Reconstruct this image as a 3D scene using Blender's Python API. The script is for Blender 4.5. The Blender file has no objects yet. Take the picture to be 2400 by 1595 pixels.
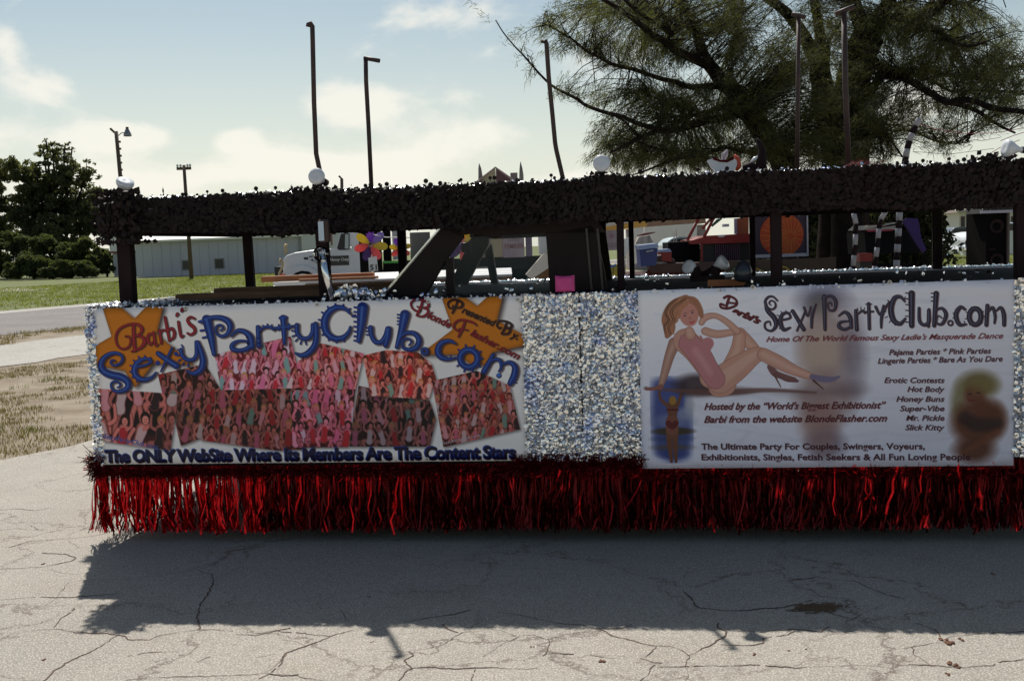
import bpy, math, random
import numpy as np
from mathutils import Vector, Matrix
random.seed(7); RNG = np.random.default_rng(7)
SC = bpy.context.scene
COL = SC.collection

# ---------------------------------------------------------------- camera, world, sun, exposure
FPX, HCAM, HY, SLOPE = 2500.0, 1.6, 576.0, 0.036
ROLL = math.atan(SLOPE)
PITCH = math.atan((797.5 - HY) * math.cos(ROLL) / FPX)
cp, sp = math.cos(PITCH), math.sin(PITCH)
_f = Vector((0, cp, -sp)); _u0 = Vector((0, sp, cp)); _r0 = Vector((1, 0, 0))
_r = _r0 * math.cos(ROLL) - _u0 * math.sin(ROLL)
_u = _u0 * math.cos(ROLL) + _r0 * math.sin(ROLL)
cam_data = bpy.data.cameras.new('camera'); cam = bpy.data.objects.new('camera', cam_data)
COL.objects.link(cam); SC.camera = cam
cam_data.sensor_width = 36; cam_data.sensor_fit = 'HORIZONTAL'; cam_data.lens = FPX * 36 / 2400
cam_data.clip_end = 3000; cam_data.clip_start = 0.05
M4 = Matrix((( _r.x, _u.x, -_f.x, 0), (_r.y, _u.y, -_f.y, 0), (_r.z, _u.z, -_f.z, HCAM), (0, 0, 0, 1)))
cam.matrix_world = M4

SUNDIR = Vector((-0.21, 0.77, 1.0)).normalized()     # towards the sun
SUN_EL = math.asin(SUNDIR.z)
sun = bpy.data.lights.new('sun', 'SUN'); so = bpy.data.objects.new('sun', sun); COL.objects.link(so)
sun.energy = 5.0; sun.angle = math.radians(0.53); sun.color = (1.0, 0.95, 0.86)
so.rotation_euler = SUNDIR.to_track_quat('Z', 'Y').to_euler()

w = bpy.data.worlds.new('World'); SC.world = w; w.use_nodes = True
nt = w.node_tree; nt.nodes.clear()
def N(tree, typ, **kw):
    n = tree.nodes.new(typ)
    for k, v in kw.items(): setattr(n, k, v)
    return n
out = N(nt, 'ShaderNodeOutputWorld'); bg = N(nt, 'ShaderNodeBackground')
bg.inputs['Strength'].default_value = 0.073
sky = N(nt, 'ShaderNodeTexSky', sky_type='NISHITA'); sky.sun_disc = False
sky.sun_elevation = SUN_EL; sky.sun_rotation = math.atan2(SUNDIR.x, SUNDIR.y)
sky.air_density = 1.0; sky.dust_density = 1.6; sky.ozone_density = 1.2; sky.altitude = 0
TINT = (0.88, 0.96, 0.91)
tc = N(nt, 'ShaderNodeTexCoord'); sx = N(nt, 'ShaderNodeSeparateXYZ'); nt.links.new(tc.outputs['Generated'], sx.inputs[0])
mp = N(nt, 'ShaderNodeMapping'); mp.inputs['Scale'].default_value = (1, 1, 1.9); mp.inputs['Location'].default_value = (0.35, 0.1, 0.22)
nt.links.new(tc.outputs['Generated'], mp.inputs[0])
def wnoise(scale, detail, rough, dist=0.0):
    n = N(nt, 'ShaderNodeTexNoise'); n.inputs['Scale'].default_value = scale; n.inputs['Detail'].default_value = detail
    n.inputs['Roughness'].default_value = rough; n.inputs['Distortion'].default_value = dist
    nt.links.new(mp.outputs[0], n.inputs['Vector']); return n.outputs['Fac']
def wmath(op, a, b, clamp=False):
    m = N(nt, 'ShaderNodeMath', operation=op); m.use_clamp = clamp
    for i, x in enumerate((a, b)):
        if isinstance(x, (int, float)): m.inputs[i].default_value = x
        else: nt.links.new(x, m.inputs[i])
    return m.outputs[0]
def wramp(x, a, b, smooth=True):
    m = N(nt, 'ShaderNodeMapRange'); m.interpolation_type = 'SMOOTHSTEP' if smooth else 'LINEAR'
    nt.links.new(x, m.inputs[0]); m.inputs[1].default_value = a; m.inputs[2].default_value = b
    return m.outputs[0]
big = wnoise(7.0, 8, 0.55, 0.2); small = wnoise(2.2, 3, 0.5)
def blob(u, v, ru, rv):
    """a cumulus heap in the sky; picture units give its bearing and size"""
    d = ray_(u, v).normalized(); a_ = N(nt, 'ShaderNodeVectorMath', operation='SUBTRACT'); nt.links.new(tc.outputs['Generated'], a_.inputs[0]); a_.inputs[1].default_value = d
    b_ = N(nt, 'ShaderNodeVectorMath', operation='MULTIPLY'); nt.links.new(a_.outputs[0], b_.inputs[0]); b_.inputs[1].default_value = (FPX/ru, FPX/ru, FPX/rv)
    l_ = N(nt, 'ShaderNodeVectorMath', operation='LENGTH'); nt.links.new(b_.outputs[0], l_.inputs[0]); return wramp(l_.outputs['Value'], 1.0, 0.0)
def ray_(u, v): return _r * ((u - 1200) / FPX) - _u * ((v - 797.5) / FPX) + _f
low = wramp(sx.outputs['Z'], 0.22, 0.03)          # more cloud near the horizon
cov = wmath('ADD', wmath('ADD', big, wmath('MULTIPLY', small, 0.25)), wmath('MULTIPLY', low, 0.10))
cov = wmath('SUBTRACT', cov, 0.045)
for bl in ((40, 210, 190, 90), (15, 100, 70, 90), (120, 320, 300, 60), (330, 320, 130, 60), (850, 245, 170, 75), (640, 390, 240, 70), (330, 430, 330, 70), (900, 400, 260, 70), (1180, 320, 260, 80), (560, 330, 90, 40), (1450, 420, 300, 90), (2150, 230, 160, 60), (2300, 420, 300, 80)):
    cov = wmath('ADD', cov, wmath('MULTIPLY', blob(*bl), 0.20))
cmask = wmath('MULTIPLY', wramp(cov, 0.65, 0.83), 0.80)
haze_m = wmath('MULTIPLY', wramp(sx.outputs['Z'], 0.27, -0.02), 0.78)
mixh = N(nt, 'ShaderNodeMix', data_type='RGBA'); mixc = N(nt, 'ShaderNodeMix', data_type='RGBA')
tn = N(nt, 'ShaderNodeMix', data_type='RGBA'); tn.blend_type = 'MULTIPLY'; tn.inputs['Factor'].default_value = 1; nt.links.new(sky.outputs[0], tn.inputs[6]); tn.inputs[7].default_value = (*TINT, 1)
nt.links.new(haze_m, mixh.inputs['Factor']); nt.links.new(tn.outputs[2], mixh.inputs[6]); mixh.inputs[7].default_value = (11.0, 11.0, 9.6, 1)
nt.links.new(cmask, mixc.inputs['Factor']); nt.links.new(mixh.outputs[2], mixc.inputs[6]); mixc.inputs[7].default_value = (11.6, 11.2, 10.0, 1)
nt.links.new(mixc.outputs[2], bg.inputs['Color']); nt.links.new(bg.outputs[0], out.inputs[0])

SC.view_settings.view_transform = 'Standard'; SC.view_settings.look = 'None'
SC.view_settings.gamma = 1.0; SC.view_settings.use_curve_mapping = False
SC.view_settings.exposure = 0.22

# ---------------------------------------------------------------- picture-to-place helpers
def ray(u, v): return _r * ((u - 1200) / FPX) - _u * ((v - 797.5) / FPX) + _f
CAMP = Vector((0, 0, HCAM))
def G(u, v, z=0.0):
    d = ray(u, v); return CAMP + d * ((z - HCAM) / d.z)
def B(u, v, D):
    d = ray(u, v); return CAMP + d * (D / d.y)
YAW = math.radians(-7.516); EX = Vector((math.cos(YAW), math.sin(YAW), 0)); EY = Vector((-math.sin(YAW), math.cos(YAW), 0))
ORG = Vector((-2.393, 6.004, 0))
def L(u, v, d=0.0):
    """picture point on the float's plane, d metres behind its front face, in the float's own axes"""
    r = ray(u, v); t = ((ORG + EY * d - CAMP).dot(EY)) / r.dot(EY); p = CAMP + r * t - ORG
    return Vector((p.dot(EX), d, p.z))
def Wp(p): return ORG + EX * p[0] + EY * p[1] + Vector((0, 0, p[2]))

# ---------------------------------------------------------------- materials
def mat(name, c, rough=0.7, metal=0.0, c2=None, scale=6.0, bump=0.0, bscale=None, spec=0.5, trans=None, stretch=None, detail=5, lo=.35, hi=.65):
    m = bpy.data.materials.new(name); m.use_nodes = True; t = m.node_tree; b = t.nodes['Principled BSDF']
    b.inputs['Roughness'].default_value = rough; b.inputs['Metallic'].default_value = metal
    b.inputs['Specular IOR Level'].default_value = spec
    b.inputs['Base Color'].default_value = (*c, 1)
    g = N(t, 'ShaderNodeTexCoord'); vec = g.outputs['Object']
    if stretch:
        mm = N(t, 'ShaderNodeMapping'); mm.inputs['Scale'].default_value = stretch; t.links.new(vec, mm.inputs[0]); vec = mm.outputs[0]
    if c2:
        n = N(t, 'ShaderNodeTexNoise'); n.inputs['Scale'].default_value = scale; n.inputs['Detail'].default_value = detail; t.links.new(vec, n.inputs['Vector'])
        r = N(t, 'ShaderNodeMapRange'); r.inputs[1].default_value = lo; r.inputs[2].default_value = hi; t.links.new(n.outputs['Fac'], r.inputs[0])
        x = N(t, 'ShaderNodeMix', data_type='RGBA'); x.inputs[6].default_value = (*c, 1); x.inputs[7].default_value = (*c2, 1)
        t.links.new(r.outputs[0], x.inputs['Factor']); t.links.new(x.outputs[2], b.inputs['Base Color'])
    if bump:
        n = N(t, 'ShaderNodeTexNoise'); n.inputs['Scale'].default_value = bscale or scale * 4; n.inputs['Detail'].default_value = 6; t.links.new(vec, n.inputs['Vector'])
        bb = N(t, 'ShaderNodeBump'); bb.inputs['Strength'].default_value = bump; bb.inputs['Distance'].default_value = 0.02
        t.links.new(n.outputs['Fac'], bb.inputs['Height']); t.links.new(bb.outputs[0], b.inputs['Normal'])
    if trans:   # thin leaves let light through
        tr = N(t, 'ShaderNodeBsdfTranslucent'); tr.inputs[0].default_value = (*trans, 1); ad = N(t, 'ShaderNodeMixShader'); ad.inputs[0].default_value = 0.4
        o = t.nodes['Material Output']; t.links.new(b.outputs[0], ad.inputs[1]); t.links.new(tr.outputs[0], ad.inputs[2]); t.links.new(ad.outputs[0], o.inputs[0])
    return m
def glass(name, tint=(0.8, 0.88, 0.86), a=0.35, rough=0.03):
    m = bpy.data.materials.new(name); m.use_nodes = True; t = m.node_tree; b = t.nodes['Principled BSDF']
    b.inputs['Base Color'].default_value = (*tint, 1); b.inputs['Roughness'].default_value = rough; b.inputs['Alpha'].default_value = a
    return m
MT = dict(
    black=mat('black_paint', (.017, .009, .011), .8, c2=(.024, .014, .015), scale=9, spec=.12),
    blackpetal=mat('black_petal', (.014, .009, .010), .65, c2=(.027, .017, .016), scale=30, spec=.15),
    cab=mat('cab_paint', (.014, .008, .009), .5, c2=(.022, .014, .014), scale=4, spec=.15),
    chrome=mat('chrome', (.75, .77, .8), .12, 1.0),
    silver=mat('silver_petal', (.97, .95, .92), .24, 1.0, c2=(.58, .66, .92), scale=7, lo=.5, hi=.67),  # blue patches paint the sky's reflection into the silver
    silverwhite=mat('silver_white_petal', (.8, .8, .8), .35, .55, c2=(.55, .6, .75), scale=20),
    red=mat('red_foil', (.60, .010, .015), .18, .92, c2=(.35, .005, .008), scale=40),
    redmix=mat('red_foil_shaded', (.07, .002, .004), .2, .9, c2=(.80, .02, .025), scale=6, stretch=(1.8, 1, .8), lo=.58, hi=.66),  # dark reflections and bright glints painted into the foil colour
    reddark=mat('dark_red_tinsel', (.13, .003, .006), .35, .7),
    white=mat('white_paint', (.78, .78, .76), .45, c2=(.7, .69, .66), scale=3),
    lamp=mat('white_lamp_glass', (.66, .68, .72), .25),
    wood=mat('weathered_wood', (.20, .10, .05), .8, c2=(.11, .055, .03), scale=5, stretch=(1, 8, 8), bump=.3),
    woodlight=mat('orange_wood', (.42, .15, .05), .6, c2=(.3, .1, .03), scale=6),
    navy=mat('navy_plastic', (.01, .013, .05), .45),
    pole=mat('brown_pipe', (.035, .018, .016), .6, c2=(.06, .03, .022), scale=12),
    tyre=mat('tyre_rubber', (.015, .015, .016), .9),
    glassm=glass('window_glass'), lightglass=glass('cab_glass', (.4, .5, .5), .05),
    pink=mat('pink_vinyl', (.62, .06, .26), .55, c2=(.5, .045, .2), scale=12, bump=.2),
    utility=mat('utility_pole_wood', (.09, .06, .045), .9, c2=(.14, .1, .075), scale=8, stretch=(6, 6, .6)),
)

# ---------------------------------------------------------------- mesh builder and scene tree
class MB:
    def __init__(s): s.v = []; s.f = []
    def quad(s, a, b, c, d): i = len(s.v); s.v += [tuple(a), tuple(b), tuple(c), tuple(d)]; s.f.append((i, i+1, i+2, i+3)); return s
    def box(s, x0, x1, y0, y1, z0, z1):
        i = len(s.v)
        s.v += [(x0,y0,z0),(x1,y0,z0),(x1,y1,z0),(x0,y1,z0),(x0,y0,z1),(x1,y0,z1),(x1,y1,z1),(x0,y1,z1)]
        s.f += [(i,i+3,i+2,i+1),(i+4,i+5,i+6,i+7),(i,i+1,i+5,i+4),(i+1,i+2,i+6,i+5),(i+2,i+3,i+7,i+6),(i+3,i,i+4,i+7)]; return s
    def prism(s, pts, ext):
        """extrude polygon pts (3d, planar) by vector ext"""
        n = len(pts); i = len(s.v); e = Vector(ext)
        s.v += [tuple(p) for p in pts] + [tuple(Vector(p) + e) for p in pts]
        s.f.append(tuple(range(i, i+n))); s.f.append(tuple(range(i+2*n-1, i+n-1, -1)))
        for k in range(n): s.f.append((i+k, i+n+k, i+n+(k+1) % n, i+(k+1) % n))
        return s
    def tube(s, pts, rad, n=8, cap=True):
        pts = [Vector(p) for p in pts]; rad = rad if isinstance(rad, (list, tuple)) else [rad]*len(pts)
        rings = []; ref = None
        for k, p in enumerate(pts):
            d = (pts[min(k+1, len(pts)-1)] - pts[max(k-1, 0)])
            if d.length < 1e-9: d = Vector((0, 0, 1))
            d.normalize()
            if ref is None: ref = Vector((1, 0, 0)) if abs(d.x) < .8 else Vector((0, 1, 0))
            a = (ref - d*ref.dot(d)).normalized(); ref = a; b = d.cross(a)
            i = len(s.v)
            for j in range(n):
                t = 2*math.pi*j/n; s.v.append(tuple(p + (a*math.cos(t) + b*math.sin(t))*rad[k]))
            rings.append(i)
        for k in range(len(rings)-1):
            a, b = rings[k], rings[k+1]
            for j in range(n): s.f.append((a+j, a+(j+1) % n, b+(j+1) % n, b+j))
        if cap: s.f.append(tuple(rings[0]+j for j in range(n))[::-1]); s.f.append(tuple(rings[-1]+j for j in range(n)))
        return s
    def lathe(s, prof, origin, axis, n=20):
        """prof: list of (distance along axis, radius)"""
        ax = Vector(axis).normalized(); o = Vector(origin)
        ref = Vector((0, 0, 1)) if abs(ax.z) < .9 else Vector((1, 0, 0)); a = (ref - ax*ref.dot(ax)).normalized(); b = ax.cross(a)
        base = len(s.v)
        for h, r in prof:
            for j in range(n):
                t = 2*math.pi*j/n; s.v.append(tuple(o + ax*h + (a*math.cos(t)+b*math.sin(t))*max(r, 1e-4)))
        for k in range(len(prof)-1):
            for j in range(n):
                p = base+k*n; q = p+n; s.f.append((p+j, p+(j+1) % n, q+(j+1) % n, q+j))
        return s
    def build(s, name, m, parent=None, smooth=False, loc=None, **props):
        me = bpy.data.meshes.new(name); me.from_pydata(s.v, [], s.f); me.update()
        if m: me.materials.append(m)
        if smooth: me.shade_smooth()
        o = bpy.data.objects.new(name, me); COL.objects.link(o)
        if parent: o.parent = parent
        if loc is not None: o.location = loc
        for k, v in props.items(): o[k] = v
        return o
def raw(name, V, F, m, parent=None, **props):
    """many triangles or quads from numpy arrays"""
    V = np.asarray(V, np.float32).reshape(-1, 3); F = np.asarray(F, np.int32); k = F.shape[1]
    me = bpy.data.meshes.new(name); me.vertices.add(len(V)); me.vertices.foreach_set('co', V.ravel())
    me.loops.add(F.size); me.loops.foreach_set('vertex_index', F.ravel())
    me.polygons.add(len(F)); me.polygons.foreach_set('loop_start', np.arange(0, F.size, k, dtype=np.int32))
    me.polygons.foreach_set('loop_total', np.full(len(F), k, np.int32)); me.update(calc_edges=True); me.validate()
    if m: me.materials.append(m)
    o = bpy.data.objects.new(name, me); COL.objects.link(o)
    if parent: o.parent = parent
    for a, b in props.items(): o[a] = b
    return o
def thing(name, label, cat, loc=(0, 0, 0), rz=0.0, group=None):
    o = bpy.data.objects.new(name, None); COL.objects.link(o); o.location = loc; o.rotation_euler = (0, 0, rz)
    o.empty_display_size = .1; tag(o, label, cat, group); return o
def tag(o, label, cat, group=None):
    o['label'] = label; o['category'] = cat
    if group: o['group'] = group
    return o
def rotrand(n, tilt, rng=RNG, up=False):
    """n unit frames (a,b) of a plane whose normal is -Y tilted by up to tilt radians"""
    th = rng.uniform(0, 2*np.pi, n); ph = np.abs(rng.normal(0, tilt, n)).clip(0, 1.4); r2 = rng.uniform(0, 2*np.pi, n)
    nrm = np.stack([np.sin(ph)*np.cos(th), -np.cos(ph), np.sin(ph)*np.sin(th)], 1)
    if up: nrm = np.stack([nrm[:, 0], -nrm[:, 2], -nrm[:, 1]], 1)
    t = np.stack([np.cos(r2), np.sin(r2)*.6, np.sin(r2*1.7)], 1); a = t - nrm*(t*nrm).sum(1, keepdims=True); a /= np.linalg.norm(a, axis=1, keepdims=True)
    return a, np.cross(nrm, a), nrm
def petals(P, size, tilt, rng=RNG, fold=.25, up=False):
    """leaf shaped petals of four triangles at points P facing -Y"""
    n = len(P); a, b, nr = rotrand(n, tilt, rng, up); s = (size*rng.uniform(.6, 1.3, n))[:, None]
    c = P + nr*s*fold
    V = np.stack([c, P+a*s, P+b*s*.8, P-a*s, P-b*s*.8], 1)
    k = np.arange(n)[:, None]*5
    F = np.concatenate([np.concatenate([k, k+1, k+2], 1), np.concatenate([k, k+2, k+3], 1), np.concatenate([k, k+3, k+4], 1), np.concatenate([k, k+4, k+1], 1)])
    return V.reshape(-1, 3), F

# ================================================================ SETTING
DQ = Vector((0.4, 0.917, 0)).normalized(); NQ = Vector((-DQ.y, DQ.x, 0))
def QP(q, t, z): return (NQ.x*q + DQ.x*t, NQ.y*q + DQ.y*t, z)
def struct(o): o['kind'] = 'structure'; return o
grass_m = mat('lawn_grass', (.11, .125, .02), .95, c2=(.065, .085, .014), scale=.9, bump=.6, bscale=14, detail=8)
struct(MB().quad((-900, -200, -.03), (900, -200, -.03), (900, 1500, -.03), (-900, 1500, -.03)).build('ground', grass_m))

def concrete_mat(name, c, c2, crackscale=1.1, crack=.75):
    m = bpy.data.materials.new(name); m.use_nodes = True; t = m.node_tree; b = t.nodes['Principled BSDF']; b.inputs['Roughness'].default_value = .88
    b.inputs['Specular IOR Level'].default_value = .3
    g = N(t, 'ShaderNodeTexCoord')
    def noise(sc, det=6, src=None, r=.55):
        n = N(t, 'ShaderNodeTexNoise'); n.inputs['Scale'].default_value = sc; n.inputs['Detail'].default_value = det; n.inputs['Roughness'].default_value = r
        t.links.new(src or g.outputs['Object'], n.inputs['Vector']); return n
    def mr(x, a, c_, o0=0., o1=1.):
        r = N(t, 'ShaderNodeMapRange'); t.links.new(x, r.inputs[0]); r.inputs[1].default_value = a; r.inputs[2].default_value = c_; r.inputs[3].default_value = o0; r.inputs[4].default_value = o1; return r.outputs[0]
    def mx(f, A, Bc, typ='MIX'):
        x = N(t, 'ShaderNodeMix', data_type='RGBA'); x.blend_type = typ
        if isinstance(f, float): x.inputs['Factor'].default_value = f
        else: t.links.new(f, x.inputs['Factor'])
        for i, k in ((6, A), (7, Bc)):
            if isinstance(k, tuple): x.inputs[i].default_value = (*k, 1)
            else: t.links.new(k, x.inputs[i])
        return x.outputs[2]
    large = noise(.55, 5); mid = noise(5, 6); fine = noise(85, 3, r=.8); grit = noise(130, 2)
    col = mx(mr(large.outputs['Fac'], .35, .65), c, c2)
    col = mx(mr(mid.outputs['Fac'], .45, .68, 0, .55), col, tuple(k*.72 for k in c))
    st = noise(1.4, 7, r=.7); col = mx(mr(st.outputs['Fac'], .54, .70, 0, .5), col, (c[0]*.62, c[1]*.56, c[2]*.5))
    col = mx(mr(fine.outputs['Fac'], .48, .64, 0, .75), col, tuple(k*.5 for k in c))
    col = mx(mr(grit.outputs['Fac'], .50, .66, 0, .9), col, tuple(min(1, k*1.7) for k in c))
    sp2 = noise(30, 4, r=.75); col = mx(mr(sp2.outputs['Fac'], .5, .66, 0, .6), col, tuple(k*.6 for k in c))
    # hairline cracks: warped cell edges, present only in patches
    dn = noise(1.7, 8, r=.7); va = N(t, 'ShaderNodeVectorMath', operation='MULTIPLY_ADD'); t.links.new(dn.outputs['Color'], va.inputs[0]); va.inputs[1].default_value = (.9, .9, 0); t.links.new(g.outputs['Object'], va.inputs[2])
    vo = N(t, 'ShaderNodeTexVoronoi', feature='DISTANCE_TO_EDGE'); vo.inputs['Scale'].default_value = crackscale; t.links.new(va.outputs[0], vo.inputs['Vector'])
    pm = noise(.9, 3)
    th = mr(vo.outputs['Distance'], .0, .012, 1., 0.); pmm = mr(pm.outputs['Fac'], .38, .52)
    mu = N(t, 'ShaderNodeMath', operation='MULTIPLY'); t.links.new(th, mu.inputs[0]); t.links.new(pmm, mu.inputs[1])
    m2 = N(t, 'ShaderNodeMath', operation='MULTIPLY'); t.links.new(mu.outputs[0], m2.inputs[0]); m2.inputs[1].default_value = crack
    col = mx(m2.outputs[0], col, (.09, .06, .045))
    t.links.new(col, b.inputs['Base Color'])
    bu = N(t, 'ShaderNodeBump'); bu.inputs['Strength'].default_value = .35; bu.inputs['Distance'].default_value = .006
    sb = N(t, 'ShaderNodeMath', operation='SUBTRACT'); t.links.new(fine.outputs['Fac'], sb.inputs[0]); t.links.new(m2.outputs[0], sb.inputs[1])
    t.links.new(sb.outputs[0], bu.inputs['Height']); t.links.new(bu.outputs[0], b.inputs['Normal'])
    return m
conc = concrete_mat('old_concrete', (.335, .308, .27), (.26, .24, .213))
band = concrete_mat('pale_concrete', (.34, .325, .30), (.29, .275, .245), .6, .3)
asph = concrete_mat('old_asphalt', (.15, .135, .135), (.21, .19, .18), .4, .3)
sand = mat('sandy_gravel', (.25, .205, .15), .95, c2=(.15, .11, .07), scale=2.2, bump=.5, bscale=30, detail=8)
def jline(q, t0, t1, step, amp, seed):
    r = random.Random(seed); o = []; t = t0; d = 0
    while t <= t1:
        d = d*.7 + r.uniform(-amp, amp); o.append((q+d, t)); t += step
    return o
def strip(name, q0, q1, z, m, a0=.12, a1=.12, t0=-40, t1=110, seed=1):
    lo = jline(q0, t0, t1, .6, a0, seed); hi = jline(q1, t0, t1, .6, a1, seed+50); mb = MB()
    for k in range(len(lo)-1):
        mb.quad(QP(*lo[k], z), QP(*lo[k+1], z), QP(*hi[k+1], z), QP(*hi[k], z))
    return struct(mb.build(name, m))
strip('verge', 6.2, 31.2, -.022, sand, .05, .05)
strip('road', 20.2, 30.9, -.014, asph, .16, .06, seed=3)
strip('road_edge', 29.3, 30.8, -.008, band, .03, .05, seed=4)
strip('path', 14.0, 18.0, -.012, band, .25, .10, seed=5)
# foreground lot
lo = jline(7.4, -40, 24, .35, .11, 9)
pts = [QP(q, t, 0.0) for q, t in lo] + [(70, 23.5, 0), (70, -45, 0)]
struct(MB().prism(pts[::-1], (0, 0, -.02)).build('pavement', conc))
# a driveway end far left
pa = [G(-300, 688), G(-300, 681), G(60, 674.5), G(112, 674), G(118, 677), G(60, 681)]
struct(MB().prism([(p.x, p.y, -.02) for p in pa], (0, 0, -.008)).build('driveway', band))

# cracks in the lot, traced as thin filled grooves
def zz(x0, y0, s, L_): return [(x0 + a/s, y0 + b/s) for a, b in L_]
CR = []
z7 = lambda *l: CR.append(zz(1400, 1050, 2.36, l)); za = lambda *l: CR.append(zz(0, 1050, 2.877, l)); zb = lambda *l: CR.append(zz(600, 1380, 2.622, l))
z7((0,990),(60,1010),(110,1040),(250,1075),(320,1085),(400,1095),(470,1115),(500,1145),(480,1200),(510,1240),(470,1300))
z7((500,1145),(560,1110),(640,1080),(700,1040),(705,1010),(670,990),(665,965))
z7((705,1010),(800,1005),(900,1015),(970,1003),(1080,1000),(1240,1015),(1290,985))
z7((680,1080),(820,1088),(915,1075),(925,1050),(1060,1030),(1100,1010))
z7((320,1090),(300,1120),(265,1145),(225,1158),(310,1185),(355,1190)); z7((325,1195),(280,1240),(230,1300))
z7((330,1210),(430,1212),(640,1200),(900,1195),(1100,1210),(1280,1203),(1500,1205),(1650,1215),(1670,1200),(1810,1195),(1870,1200),(2000,1212),(2200,1205),(2230,1185),(2360,1165))
z7((1690,1105),(1800,1080),(1900,1070),(1950,1040),(2100,1025),(2360,1005)); z7((1730,1100),(1760,1140),(1820,1170),(1840,1195)); z7((1910,1060),(1870,1000),(1760,965))
z7((480,720),(490,690),(540,670)); z7((480,790),(560,880),(700,895),(900,885),(1050,880)); z7((1000,740),(1200,710),(1450,735),(1520,780),(1700,830)); z7((1200,880),(1400,940),(1520,890),(1600,870))
za((0,1285),(90,1240),(330,1220),(390,1215),(510,1240),(690,1245),(800,1255),(870,1285),(1010,1292),(1090,1260),(1340,1218),(1430,1215),(1580,1225)); za((800,1258),(720,1310),(600,1375),(430,1445),(350,1510),(280,1568))
za((355,1205),(440,1130),(510,1075)); za((0,1020),(180,1005),(400,1000),(500,1003),(840,975)); za((0,810),(280,800),(480,760),(510,735),(440,715),(280,705)); za((340,815),(420,840),(530,848))
za((60,668),(200,625),(470,608),(640,588),(800,550)); za((460,615),(490,640),(520,675)); za((300,1060),(380,1005),(460,900),(600,880),(900,885),(1130,845),(1330,820),(1430,790),(1570,680)); za((1340,820),(1420,850),(1440,900),(1400,970),(1340,1080),(1330,1160),(1345,1215))
za((860,1395),(1000,1375),(1210,1365)); za((1320,1440),(1420,1400)); za((850,1560),(1300,1530),(1700,1525),(1790,1515),(1860,1470),(1940,1380)); za((1590,1250),(1720,1260),(1850,1225),(1960,1210)); za((1790,1515),(1900,1530),(2014,1520)); za((0,415),(120,405),(230,420),(330,400)); za((0,550),(130,540),(240,550),(300,548)); za((200,520),(290,550))
zb((0,275),(110,250),(220,262),(460,290),(600,250),(700,232)); zb((460,290),(300,350),(190,390),(170,450),(80,520),(30,550)); zb((150,310),(240,325),(300,348)); zb((0,415),(130,395)); zb((80,520),(220,525),(340,550),(430,562))
zb((870,560),(920,510),(965,485),(1100,480),(1250,490),(1450,485),(1730,483)); zb((965,485),(920,435),(970,405),(935,380)); zb((780,380),(930,380),(1060,355),(1160,330),(1220,285),(1270,262),(1420,243),(1500,255),(1600,285),(1700,278),(1800,303),(1900,280),(1990,265)); zb((1240,265),(1180,240),(1160,210))
zb((1800,303),(1810,380),(1780,410)); zb((1810,390),(1950,400)); zb((1400,415),(1480,365),(1530,325),(1600,288)); zb((2200,285),(2290,308),(2360,310)); zb((1850,205),(2000,212),(2080,240),(2250,240),(2310,215)); zb((2080,240),(2200,290))
zb((1340,490),(1330,560)); zb((2050,405),(2200,420)); zb((900,200),(1090,170),(1200,150),(1320,125)); zb((1480,140),(1620,160),(1850,200)); zb((400,120),(370,90),(480,40)); zb((580,200),(530,150),(520,120))
mb = MB(); cr = random.Random(4)
for L_ in CR:
    P = [G(a, b, .002) for a, b in L_]; Q = []
    for a, b in zip(P, P[1:]):
        n = max(2, int((b-a).length/.018))
        for k in range(n): Q.append(a.lerp(b, k/n))
    Q.append(P[-1]); off = 0; R2 = []
    for k, p in enumerate(Q):
        off = off*.75 + cr.uniform(-.006, .006); d = (Q[min(k+1, len(Q)-1)] - Q[max(k-1, 0)]).normalized(); R2.append((p + Vector((-d.y, d.x, 0))*off, d))
    nn = len(R2); ww = .0018
    for k in range(nn-1):
        if cr.random() < .04: continue
        ww = max(.0008, min(.0042, ww + cr.uniform(-.0008, .0008)))
        (a, da), (b, db) = R2[k], R2[k+1]; na = Vector((-da.y, da.x, 0))*ww; nb = Vector((-db.y, db.x, 0))*ww
        mb.quad(a-na, b-nb, b+nb, a+na)
struct(mb.build('pavement_cracks', mat('crack_dirt', (.13, .08, .06), .95, c2=(.06, .04, .035), scale=20)))

# small debris lying on the lot
mb = MB()
for px, py, s in [(1400+2120/2.622*0+8,1240,.01),(1411,1549,.014),(1412,1547,.008),(872,1504,.006),(865,1397,.007),(2225,1507,.02),(2212,1500,.015),(2230,1555,.017),(2240,1562,.012),(2258,1498,.013),(100,1545,.01),(99,1321,.01),(1768,1533,.01),(1850,1524,.006),(1248,1515,.007),(2330,1345,.012),(1890,1520,.006),(2222,1580,.01)]:
    p = G(px, py); 
    for k in range(3):
        q = p + Vector((cr.uniform(-s, s), cr.uniform(-s, s), 0)); mb.lathe([(0, s*.5), (s*.3, s*.55), (s*.5, s*.1)], q, (0, 0, 1), 5)
o = mb.build('leaf_litter', mat('debris', (.16, .07, .04), .9)); o['kind'] = 'stuff'; tag(o, 'small brown crumbs and leaf bits lying on the sunlit concrete', 'litter')
# oil stain-like leaf patch in the shade
mb = MB()
for k in range(260):
    p = G(cr.gauss(1905, 30), cr.gauss(1425, 5)); a = cr.uniform(-.4, .4); d = Vector((math.cos(a), math.sin(a), 0)); l = cr.uniform(.01, .04)
    mb.quad(p+Vector((0,0,.003)), p+d*l+Vector((0,0,.004)), p+d*l+Vector((-d.y, d.x, 0))*.004+Vector((0,0,.006)), p+Vector((-d.y, d.x, 0))*.005+Vector((0,0,.003)))
o = mb.build('dry_needle_patch', mat('dry_needles', (.10, .06, .03), .95)); o['kind'] = 'stuff'; tag(o, 'small patch of dry brown needles on the shaded concrete', 'litter')
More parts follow.
